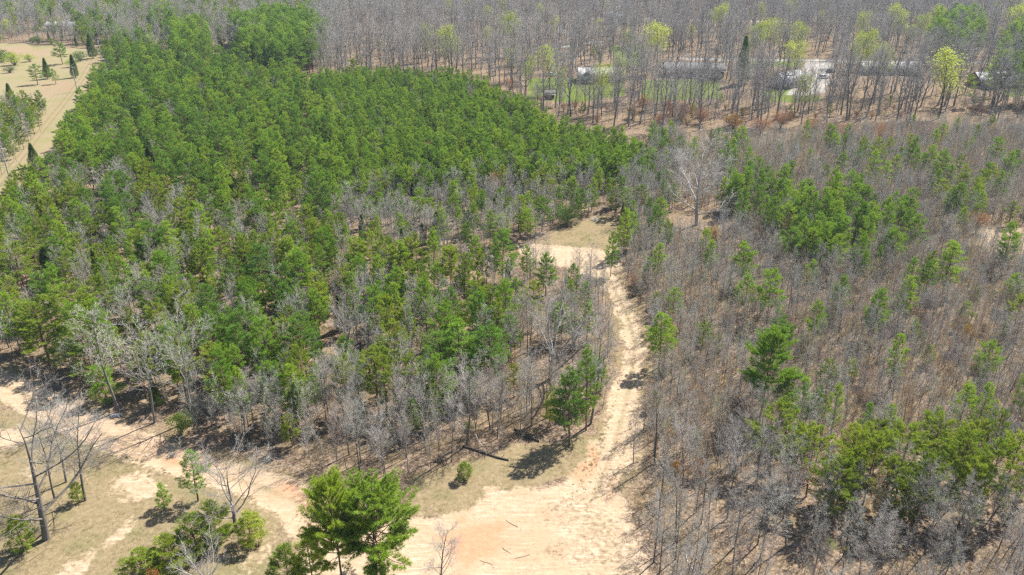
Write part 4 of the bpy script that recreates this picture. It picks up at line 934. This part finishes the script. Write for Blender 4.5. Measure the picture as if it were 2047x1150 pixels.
for fam, lst in REST.items():
    kinds = sorted({t['kind'] for t in lst}); off = {}; W = []; C = []
    for k in kinds:
        off[k] = len(W)
        for wm, cm, h0, w0 in PROTO[k]: W.append(wm); C.append(cm)
    pts = [(t['x'], t['y'], t['z']) for t in lst]; rot = [(0.03 * math.sin(t['rz'] * 5), 0.03 * math.cos(t['rz'] * 3), t['rz']) for t in lst]
    scl = []
    for t in lst: sx, sz = size_of(t); scl.append((sx, sx, sz))
    nm, lb, ct = STUFFNAME[fam]
    stuff_instances(nm, lb, ct, [W, C], pts, rot, scl, [off[t['kind']] + t['var'] for t in lst])

# ------------------------------------------------------------------ ground cover
def tuft_mesh(name, seed, n, rad, h, w, mat, up):
    r = np.random.default_rng(seed); a = r.random(n) * 6.283; q = rad * np.sqrt(r.random(n))
    P = np.stack([np.cos(a) * q, np.sin(a) * q, np.zeros(n) - 0.02], 1)
    D = r.normal(size=(n, 3)); D[:, 2] = np.abs(D[:, 2]) * 0.4 + up
    V, T = blades(P, D, h * r.uniform(0.5, 1.2, n), np.full(n, w), r); return mk_mesh(name, V, [T], [mat])
TUFT = [tuft_mesh("grass_tuft%d" % i, 800 + i, 46, 0.34, 0.26, 0.030, M_GRASS, 1.0) for i in range(3)]
BRUSH = [tuft_mesh("brush%d" % i, 820 + i, 60, 0.75, 0.85, 0.028, M_STRAW, 1.3) for i in range(4)]
def spread(P, sp, seed, keep):
    x, y = scatter(P, sp, seed, 0.5); k = keep(x, y); x, y = x[k], y[k]
    return x, y
def put_cover(name, label, cat, meshes, xs, ys, lo, hi, seed):
    r = np.random.default_rng(seed); n = len(xs); s = r.uniform(lo, hi, n)
    stuff_instances(name, label, cat, [meshes], np.stack([xs, ys, gz(xs, ys) - 0.04], 1), np.stack([np.zeros(n), np.zeros(n), r.random(n) * 6.28], 1), np.stack([s, s, s * r.uniform(0.7, 1.2, n)], 1), r.integers(0, len(meshes), n))
def sandy(x, y): return np.minimum.reduce([pdist(TRK1, x, y)[0] - 1.9, pdist(TRK2, x, y)[0] - 2.1, sdf(LOT, x, y), sdf(MIDSAND, x, y)])
gxs = []; gys = []
for i, P in enumerate(GRASS):
    x, y = spread(P, 0.62, 60 + i, lambda x, y: (sandy(x, y) > -0.2 + (fbm(x, y, 0.5) - 0.5) * 2.5) & (fbm(x, y, 0.3) + 0.15 * fbm(x, y, 1.1) > 0.56)); gxs.append(x); gys.append(y)
put_cover("dry_grass", "dry grass tufts on the verges and the open ground at lower left", "grass", TUFT, np.concatenate(gxs), np.concatenate(gys), 0.45, 1.0, 5)
STONE = []
for i in range(4):
    r_ = np.random.default_rng(840 + i); th = np.arange(6) * 1.047; V_ = [(math.cos(q) * r_.uniform(.6, 1.1), math.sin(q) * r_.uniform(.6, 1.1), -0.2) for q in th] + [(math.cos(q) * r_.uniform(.35, .8), math.sin(q) * r_.uniform(.35, .8), r_.uniform(.3, .6)) for q in th] + [(0, 0, .65)]
    STONE.append(mk_mesh("clod%d" % i, np.array(V_) * 0.11, [np.array([(k, (k + 1) % 6, 6 + (k + 1) % 6, 6 + k) for k in range(6)]), np.array([(6 + k, 6 + (k + 1) % 6, 12) for k in range(6)])], [M_CLOD]))
x, y = spread(LOT, 1.1, 80, lambda x, y: fbm(x, y, 0.25) > 0.52); r_ = np.random.default_rng(9); k = r_.random(len(x)) < 0.45
put_cover("soil_clods", "small clods and stones strewn over the sandy clearing", "stones", STONE, x[k], y[k], 0.35, 1.1, 8)
x, y = spread(LOT, 0.7, 81, lambda x, y: fbm(x + 30, y, 0.16) + 0.25 * fbm(x, y, 0.9) > 0.72)
x2, y2 = spread(np.concatenate([TRK1 + np.array([-2.6, 0]), TRK1[::-1] + np.array([2.6, 0])]), 0.7, 82, lambda x, y: (pdist(TRK1, x, y)[0] > 1.3) | ((pdist(TRK1, x, y)[0] < 0.3) & (fbm(x, y, 0.6) > 0.5)))
put_cover("sand_weeds", "thin dry weeds growing on the sandy clearing and along the main track", "weeds", TUFT, np.concatenate([x, x2]), np.concatenate([y, y2]), 0.25, 0.6, 9)
NEARW = poly([(-200, 760), (0, 600), (600, 520), (1010, 480), (1300, 470), (2200, 430), (2300, 1300), (1000, 1300), (-200, 1300)])
x, y = spread(NEARW, 1.25, 70, lambda x, y: ~clear(x, y, 0.0) & (fbm(x, y, 0.12) > 0.42))
put_cover("dry_brush", "dry stems and low brush over the leaf litter between the trees", "undergrowth", BRUSH, x, y, 0.4, 1.05, 6)

# ------------------------------------------------------------------ houses, cars, poles
M_ROOFG = plain("grey_shingles", (0.23, 0.235, 0.24), 0.8, 0.15, 3); M_ROOFD = plain("dark_shingles", (0.085, 0.085, 0.09), 0.85, 0.2, 3); M_ROOFB = plain("blue_grey_roof", (0.18, 0.20, 0.22), 0.7, 0.12, 3)
M_ROOFW = plain("white_metal_roof", (0.40, 0.41, 0.42), 0.4, 0.05, 2); M_BRICK = plain("brick_wall", (0.14, 0.075, 0.058), 0.9, 0.2, 8); M_SIDEG = plain("grey_siding", (0.17, 0.19, 0.205), 0.7, 0.08, 2)
M_SIDEW = plain("white_siding", (0.40, 0.39, 0.37), 0.7, 0.06, 2); M_TEAL = plain("teal_siding", (0.11, 0.185, 0.205), 0.7, 0.08, 2); M_TRIM = plain("white_trim", (0.42, 0.42, 0.41), 0.5, 0.04, 2); M_SAGE = plain("sage_gable", (0.27, 0.295, 0.24), 0.7, 0.08, 2)
M_GLASS = plain("window_glass", (0.03, 0.04, 0.05), 0.1, 0.2, 1, 0.0, 0.6); M_DOOR = plain("door_paint", (0.16, 0.07, 0.05), 0.5, 0.1, 2); M_CARW = plain("white_car_paint", (0.78, 0.79, 0.80), 0.25, 0.02, 1, 0.0, 0.6)
M_CARD = plain("dark_car_paint", (0.05, 0.06, 0.08), 0.25, 0.05, 1, 0.0, 0.6); M_CARS = plain("silver_car_paint", (0.42, 0.44, 0.46), 0.25, 0.04, 1, 0.5, 0.6); M_TYRE = plain("tyre_rubber", (0.02, 0.02, 0.02), 0.8, 0.1, 4); M_LAMP = plain("lamp_lens", (0.7, 0.7, 0.68), 0.15, 0.03, 1, 0.0, 0.7)
M_POLE = plain("weathered_pole", (0.30, 0.275, 0.245), 0.85, 0.2, 2); M_METAL = plain("grey_metal", (0.45, 0.46, 0.47), 0.4, 0.08, 2, 0.6); M_WIRE = plain("wire", (0.18, 0.18, 0.18), 0.5, 0.05, 2); M_CUT = plain("cut_wood", (0.62, 0.47, 0.31), 0.8, 0.1, 6)
M_TARP = plain("pale_sheet", (0.22, 0.22, 0.23), 0.6, 0.08, 2); M_YEL = plain("yellow_paint", (0.80, 0.58, 0.03), 0.6, 0.08, 3); M_POOL = plain("pale_blue_plastic", (0.22, 0.30, 0.33), 0.4, 0.08, 2)
M_LOG = bark("log_bark", (0.045, 0.038, 0.032), (0.09, 0.075, 0.062), (0.15, 0.125, 0.105)); M_DEAD = bark("bleached_wood", (0.33, 0.29, 0.25), (0.44, 0.40, 0.35), (0.55, 0.51, 0.46))

def house(name, label, px, py, rz, L, D, hw, rise, wallm, roofm, wins=5, gable=None, chimney=True, cat="house", gx=0.3, wing=None):
    x, y = G(px, py); root = empty(name, (x, y, gz1(x, y) + 0.02), math.radians(rz)); tag(root, label, cat)
    MB().box(-L / 2 + 0.05, L / 2 - 0.05, -D / 2 + 0.05, D / 2 - 0.05, -0.4, 0.35).obj("foundation", M_ROOFG, root)
    w = MB(); w.box(-L / 2, L / 2, -D / 2, D / 2, 0.35, hw)
    w.prism([(-D / 2, hw), (D / 2, hw), (0, hw + rise)], 0, -L / 2 + 0.02, L / 2 - 0.02); w.obj("wall", wallm, root)
    e = 0.55; sl = rise / (D / 2); th = 0.16
    def slope(nm, s):
        o = [(0, hw + rise + 0.03), (s * (D / 2 + e), hw - e * sl + 0.03), (s * (D / 2 + e), hw - e * sl + 0.03 + th), (0, hw + rise + 0.03 + th)]
        return MB().prism(o, 0, -L / 2 - e, L / 2 + e).obj(nm, roofm, root)
    rf = slope("roof", -1); slope("roof", 1)
    MB().box(-L / 2 - e, L / 2 + e, -0.12, 0.12, hw + rise + 0.14, hw + rise + 0.24).obj("ridge", roofm, rf)
    MB().box(-L / 2 - e, L / 2 + e, -D / 2 - e - 0.09, -D / 2 - e - 0.01, hw - e * sl - 0.12, hw - e * sl + 0.17).obj("gutter", M_TRIM, rf)
    if chimney: MB().box(-0.5, 0.5, -0.4, 0.4, hw, hw + rise + 1.0).box(-0.6, 0.6, -0.5, 0.5, hw + rise + 1.0, hw + rise + 1.15).obj("chimney", M_BRICK, root).location = (L * 0.22, D * 0.18, 0)
    for i in range(wins):
        cx = -L / 2 + L * (i + 0.5) / wins
        if i == wins // 2:
            d = MB().box(cx - 0.55, cx + 0.55, -D / 2 - 0.06, -D / 2 + 0.02, 0.35, 2.45).obj("door", M_DOOR, root)
            MB().box(cx - 0.66, cx + 0.66, -D / 2 - 0.04, -D / 2 + 0.015, 0.35, 2.56).obj("frame", M_TRIM, d)
            MB().box(cx + 0.35, cx + 0.43, -D / 2 - 0.13, -D / 2 - 0.05, 1.3, 1.38).obj("handle", M_METAL, d)
            continue
        f = MB().box(cx - 0.72, cx + 0.72, -D / 2 - 0.05, -D / 2 + 0.02, 1.05, 2.35).obj("window", M_TRIM, root)
        MB().box(cx - 0.62, cx - 0.03, -D / 2 - 0.065, -D / 2 - 0.04, 1.15, 2.25).obj("pane", M_GLASS, f); MB().box(cx + 0.03, cx + 0.62, -D / 2 - 0.065, -D / 2 - 0.04, 1.15, 2.25).obj("pane", M_GLASS, f)
    for s in (-1, 1):
        f = MB().box(s * L / 2 - 0.03, s * L / 2 + 0.05, -0.6, 0.6, 1.05, 2.35).obj("window", M_TRIM, root); MB().box(s * (L / 2 + 0.03) - 0.035, s * (L / 2 + 0.03) + 0.035, -0.5, 0.5, 1.15, 2.25).obj("pane", M_GLASS, f)
    if gable is not None:                                        # a cross wing towards the viewer
        gw = 6.0; c = L * gx; gd = 3.2
        MB().box(c - gw / 2, c + gw / 2, -D / 2 - gd, -D / 2 - 0.01, -0.3, hw - 0.01).prism([(c - gw / 2, hw - 0.01), (c + gw / 2, hw - 0.01), (c, hw + rise * 0.85)], 1, -D / 2 - gd, 0).obj("wing_wall", gable, root)
        s2 = rise * 0.85 / (gw / 2)
        for s in (-1, 1):
            o = [(c, hw + rise * 0.85 + 0.05), (c + s * (gw / 2 + 0.4), hw - 0.4 * s2 + 0.05), (c + s * (gw / 2 + 0.4), hw - 0.4 * s2 + 0.2), (c, hw + rise * 0.85 + 0.2)]
            MB().prism(o, 1, -D / 2 - gd - 0.4, 0.4).obj("wing_roof", roofm, root)
        f = MB().box(c - 0.8, c + 0.8, -D / 2 - gd - 0.05, -D / 2 - gd + 0.02, 1.0, 2.4).obj("window", M_TRIM, root); MB().box(c - 0.68, c + 0.68, -D / 2 - gd - 0.07, -D / 2 - gd - 0.04, 1.12, 2.28).obj("pane", M_GLASS, f)
    return root
house("ranch_house", "long low house with pale grey roof at the upper right", 1775, 146, -2, 25, 9.5, 3.0, 2.3, M_SIDEG, M_ROOFG, 8)
house("house", "house with blue-grey roof and brick front near the right edge", 1985, 170, 3, 17, 9, 3.0, 2.4, M_BRICK, M_ROOFB, 6, M_SIDEG, gx=-0.3)
house("house", "white-gabled house beside the pale driveway", 1572, 172, 34, 13, 9, 3.0, 2.8, M_SIDEW, M_ROOFG, 5, None)
house("house", "dark-roofed house with pale sage gable behind the middle lawn", 1385, 152, -4, 25, 10, 3.2, 2.6, M_BRICK, M_ROOFD, 8, M_SAGE, gx=0.32)
house("brick_house", "brick house with a teal gable behind the left lawn", 1198, 160, 2, 18, 9, 3.0, 2.4, M_BRICK, M_ROOFG, 6, M_TEAL, gx=-0.36)
house("house", "far blue-grey house by the pale road at the top", 1230, 47, 4, 13, 9, 4.5, 2.6, M_SIDEG, M_ROOFB, 4, None, False)
house("long_shed", "long grey-roofed building beyond the field at the top left", 133, 60, 2, 20, 8, 3.2, 1.8, M_SIDEW, M_ROOFG, 6, None, False, "building")
house("mobile_home", "small white-roofed home among pines at the upper left", 380, 84, -3, 11, 5, 2.8, 0.9, M_SIDEW, M_ROOFW, 4, None, False)
house("garden_shed", "small dark shed on the left lawn", 1098, 197, 8, 3.4, 3.0, 2.2, 1.1, M_BRICK, M_ROOFD, 1, None, False, "shed")

def car(label, px, py, rz, paint, suv=False):
    x, y = G(px, py); root = empty("parked_car", (x, y, gz1(x, y) + 0.03), math.radians(rz)); tag(root, label, "car", "cars parked at the houses")
    h = 1.7 if suv else 1.45
    body = MB().prism([(-2.2, 0.35), (2.15, 0.35), (2.25, 0.6), (2.15, 0.85), (1.2, 0.98), (-1.3, 1.0), (-2.15, 0.95), (-2.28, 0.65)], 1, -0.88, 0.88).obj("body", paint, root)
    rearx = -2.0 if suv else -1.5
    MB().prism([(1.05, 0.985), (0.35, h), (rearx + 0.35, h), (rearx - 0.05, 1.0)], 1, -0.74, 0.74).obj("cabin", M_GLASS, root)
    MB().prism([(0.4, h + 0.005), (0.3, h + 0.06), (rearx + 0.4, h + 0.06), (rearx + 0.3, h + 0.005)], 1, -0.72, 0.72).obj("car_roof", paint, root)
    for sx in (-1.38, 1.4):
        for s in (-1, 1):
            w = MB().tube([(sx, s * 0.72, 0.33), (sx, s * 0.92, 0.33)], [0.33, 0.33], 14).obj("wheel", M_TYRE, root); MB().tube([(sx, s * 0.921, 0.33), (sx, s * 0.935, 0.33)], [0.2, 0.2], 10).obj("rim", M_METAL, w)
    for s in (-1, 1):
        MB().box(2.16, 2.26, s * 0.62 - 0.18, s * 0.62 + 0.18, 0.62, 0.78).obj("headlight", M_LAMP, root); MB().box(-2.28, -2.2, s * 0.68 - 0.14, s * 0.68 + 0.14, 0.68, 0.86).obj("tail_light", M_DOOR, root)
car("white car parked on the pale driveway", 1646, 158, 20, M_CARW, True)
car("dark car parked behind the white car on the driveway", 1660, 146, 24, M_CARD, True)
car("silver car parked below the driveway among the trees", 1667, 172, -8, M_CARS)
car("white car parked left of the brick house", 1103, 152, 12, M_CARW)
car("white vehicle parked beside the far bright yellow-green tree", 1300, 65, 6, M_CARW, True)

x, y = G(1403, 161); t = empty("round_tub", (x, y, gz1(x, y) + 0.02)); tag(t, "round pale blue tub standing behind the middle lawn", "tub")
MB().tube([(0, 0, 0), (0, 0, 0.75)], [1.35, 1.35], 24).obj("wall", M_POOL, t); MB().tube([(0, 0, 0.752), (0, 0, 0.82)], [1.42, 1.42], 24).obj("rim", M_TRIM, t)

# power poles and wires
PB = [G(22, 367), G(155, 183), G(203, 118)]
PB = [(2 * PB[0][0] - PB[1][0] - 3, 2 * PB[0][1] - PB[1][1] + 2)] + PB
PL = ["", "nearest wooden power pole at the left edge beside the track", "middle wooden power pole standing by the field", "farthest power pole with transformer at the top of the field"]
tops = []
for i, (x, y) in enumerate(PB):
    z0 = gz1(x, y); nx_, ny_ = (PB[min(i + 1, 3)][0] - PB[max(i - 1, 0)][0], PB[min(i + 1, 3)][1] - PB[max(i - 1, 0)][1]); rz = math.atan2(ny_, nx_) + math.pi / 2
    tops.append((x, y, z0 + 10.0))
    if i == 0: continue
    root = empty("power_pole", (x, y, z0), rz); tag(root, PL[i], "power pole", "power poles along the field track")
    MB().tube([(0, 0, -0.5), (0, 0, 5), (0, 0, 10.2)], [0.19, 0.16, 0.12], 10).obj("pole", M_POLE, root, True)
    MB().box(-0.9, 0.9, -0.06 - 0.14, 0.06 - 0.14, 9.35, 9.5).obj("crossarm", M_POLE, root)
    for q in (-0.8, 0.0, 0.8):
        MB().tube([(q, -0.14 if q else 0, 9.5 if q else 10.2), (q, -0.14 if q else 0, 9.72 if q else 10.4)], [0.06, 0.035], 8).obj("insulator", M_TRIM, root)
    if i == 3: MB().tube([(0.0, -0.42, 7.6), (0.0, -0.42, 8.7)], [0.3, 0.3], 12).obj("transformer", M_METAL, root)
    g_ = MB().tube([(0, 0.1, 9.0), (0.0, 4.5, 0.0)], [0.02, 0.02], 5).obj("guy_wire", M_WIRE, root)
NMW = ["left edge to the nearest pole", "nearest pole to the middle pole", "middle pole to the farthest pole"]
for i in range(3):
    a, b = tops[i], tops[i + 1]
    for j, (dz, nm) in enumerate(((0.35, "upper"), (-1.6, "lower"))):
        pts = []
        for k in range(13):
            f = k / 12; pts.append((a[0] + (b[0] - a[0]) * f + 0.02, a[1] + (b[1] - a[1]) * f, a[2] + (b[2] - a[2]) * f + dz - 4 * 1.1 * f * (1 - f)))
        o = MB().tube(pts, [0.015] * 13, 5).obj("overhead_wire", M_WIRE); tag(o, nm + " overhead wire from the " + NMW[i], "wire", "wires of the power line")

# logs, branches and small things on the ground
def log(name, label, a, b, r0, r1, mat, cat, stubs=4, lift=0.0, seed=0, cutend=True, bend=0.15):
    r = random.Random(seed); A = Vector((*a, 0)); B = Vector((*b, 0)); A.z = gz1(*a) + r0 * 0.75; B.z = gz1(*b) + r1 * 0.75 + lift
    root = empty(name, (a[0], a[1], gz1(*a))); tag(root, label, cat); d = B - A; L = d.length; side = Vector((-d.y, d.x, 0)).normalized()
    pts = []
    for k in range(7):
        f = k / 6; p = A + d * f + side * (bend * math.sin(f * 5 + seed)) - Vector((a[0], a[1], gz1(*a))); pts.append(tuple(p))
    rad = [r0 + (r1 - r0) * k / 6 for k in range(7)]
    MB().tube(pts, rad, 9).obj("trunk", mat, root, True)
    for s in range(stubs):
        f = 0.25 + 0.7 * (s + r.random() * 0.6) / stubs; p = Vector(pts[min(6, int(f * 6))]); dd = (d.normalized() * 0.6 + side * r.choice((-1, 1)) * r.uniform(0.5, 1.0) + Vector((0, 0, r.uniform(0.2, 1.0)))).normalized(); ll = r.uniform(0.5, 1.5) * max(0.5, r0 * 5)
        MB().tube([tuple(p), tuple(p + dd * ll * 0.5), tuple(p + dd * ll + Vector((0, 0, 0.1)))], [r1 * 0.5, r1 * 0.35, 0.012], 5).obj("branch", mat, root)
    if cutend:
        e = Vector(pts[-1]); u = d.normalized(); MB().tube([tuple(e + u * 0.003), tuple(e + u * 0.02)], [r1 * 0.97, r1 * 0.9], 9).obj("cut_face", M_CUT, root)
    return root
log("fallen_log", "long dark fallen log with pale cut end in the grass by the roadside pine", G(925, 897), G(1018, 923), 0.17, 0.13, M_LOG, "log", 6, 0, 1)
log("fallen_log", "short dark fallen log behind the long log, near the roadside pine", G(1028, 862), G(1078, 886), 0.20, 0.16, M_LOG, "log", 4, 0, 2)
log("fallen_log", "dark broken log trailing left from the pale straight bare tree", G(905, 905), G(870, 925), 0.20, 0.12, M_LOG, "log", 5, 0.1, 3, False)
log("dead_branch", "thin pale dead pole leaning above the long fallen log", G(972, 912), G(952, 886), 0.05, 0.03, M_DEAD, "branch", 2, 1.4, 4, False)
log("dead_branch", "pale dead pole lying in the litter at lower right", G(1385, 1140), G(1370, 1102), 0.05, 0.035, M_DEAD, "branch", 2, 0.1, 5, False)
for i, (a, b, l) in enumerate((((1228, 383), (1262, 372), "pale bleached log farthest back in the clearing behind the slim pine"), ((1240, 392), (1268, 388), "pale bleached log in front of the farthest one in the small clearing"), ((1255, 400), (1290, 380), "pale log pointing at the great pale bare tree"), ((1205, 415), (1235, 420), "pale log at the edge of the small grassy clearing"))):
    log("bleached_log", l, G(*a), G(*b), 0.22, 0.15, M_DEAD, "log", 2, 0.1, 20 + i, False)
for i, (a, b, l) in enumerate((((1030, 1116), (1060, 1108), "dark stick lying alone on the wide sandy clearing"), ((1005, 1095), (1022, 1108), "stick left of the lone stick on the sand"), ((960, 1120), (985, 1130), "low stick on the sand by the bottom edge"), ((1035, 1055), (1010, 1040), "small stick at the upper edge of the red clay"))):
    log("stick", l, G(*a), G(*b), 0.03, 0.012, M_LOG, "stick", 3, 0.03, 40 + i, False, 0.06)
def pile(label, px, py, n, rad, seed, mat):
    x, y = G(px, py); r = random.Random(seed); root = empty("brush_pile", (x, y, gz1(x, y))); tag(root, label, "brush pile")
    for k in range(n):
        a = r.random() * 6.28; b = a + r.gauss(0, 0.7); q = rad * r.uniform(0.3, 1.0); z = r.uniform(0.03, 0.28 * rad)
        p = (math.cos(a) * q * 0.8, math.sin(a) * q * 0.8, z * 0.5); e = (-math.cos(b) * q * 0.8, -math.sin(b) * q * 0.8, z + r.uniform(-0.02, 0.3 * rad)); md_ = tuple((p[i] + e[i]) / 2 + r.gauss(0, 0.07) for i in range(3))
        MB().tube([p, md_, e], [r.uniform(0.02, 0.06), 0.03, 0.01], 4).obj("branch", mat, root)
pile("heap of grey cut branches lying on the left sandy track", 345, 908, 26, 1.1, 3, M_BARK)
pile("dark brush heap behind the long fallen log", 1045, 872, 34, 1.8, 4, M_LOG)
pile("dark brush heap left of the long fallen log", 880, 922, 34, 1.9, 5, M_LOG)
pile("pale slash heap at the far side of the small clearing", 1190, 440, 30, 2.2, 6, M_DEAD)
x, y = G(231, 828); r = random.Random(9); gv = []
for j in range(6):
    for i in range(8): gv.append((i * 0.22 - 0.8, j * 0.18 - 0.45, 0.08 + 0.12 * r.random()))
mb = MB(); mb.add(gv, [(j * 8 + i, j * 8 + i + 1, j * 8 + i + 9, j * 8 + i + 8) for j in range(5) for i in range(7)])
o = mb.obj("plastic_sheet", M_TARP); o.location = (x, y, gz1(x, y)); sm = o.modifiers.new("thickness", 'SOLIDIFY'); sm.thickness = 0.02
tag(o, "small crumpled pale sheet lying above the left sandy track", "sheet")
# yellow boundary paint on the trunks at lower right
for a, b in ((1537, 1128), (1691, 1122), (1781, 1112), (1910, 1130)):
    x, y = G(a, b, 1.3); best = min((q for q in PLANTED['bare_tree'] if q[0]['kind'] == 'bare'), key=lambda q: math.hypot(q[0]['x'] - x, q[0]['y'] - y))
    t, o = best; s = o.scale
    MB().tube([(0, 0, 1.15 / s.z), (0, 0, 1.5 / s.z)], [0.125, 0.122], 8, False).obj("paint_mark", M_YEL, o)
    if "marked" not in o["label"]: o["label"] = "leafless tree with a yellow painted ring, " + {1537: "leftmost", 1691: "second from left", 1781: "third from left", 1910: "rightmost"}[a] + " of four at the bottom right"; o["group"] = "trees with yellow paint rings"

# ------------------------------------------------------------------ haze
_hz = MB().box(-1400, 1400, -150, 1500, -3.0, 70.0)
m, nt, out = newmat("haze_air"); pv = N(nt, "ShaderNodeVolumePrincipled"); pv.inputs["Color"].default_value = (0.72, 0.84, 1.0, 1); pv.inputs["Density"].default_value = 0.00009
pv.inputs["Anisotropy"].default_value = 0.2
nt.links.new(pv.outputs[0], out.inputs["Volume"])
ho = _hz.obj("haze", m); tag(ho, "thin pale blue haze over the distance", kind="stuff")
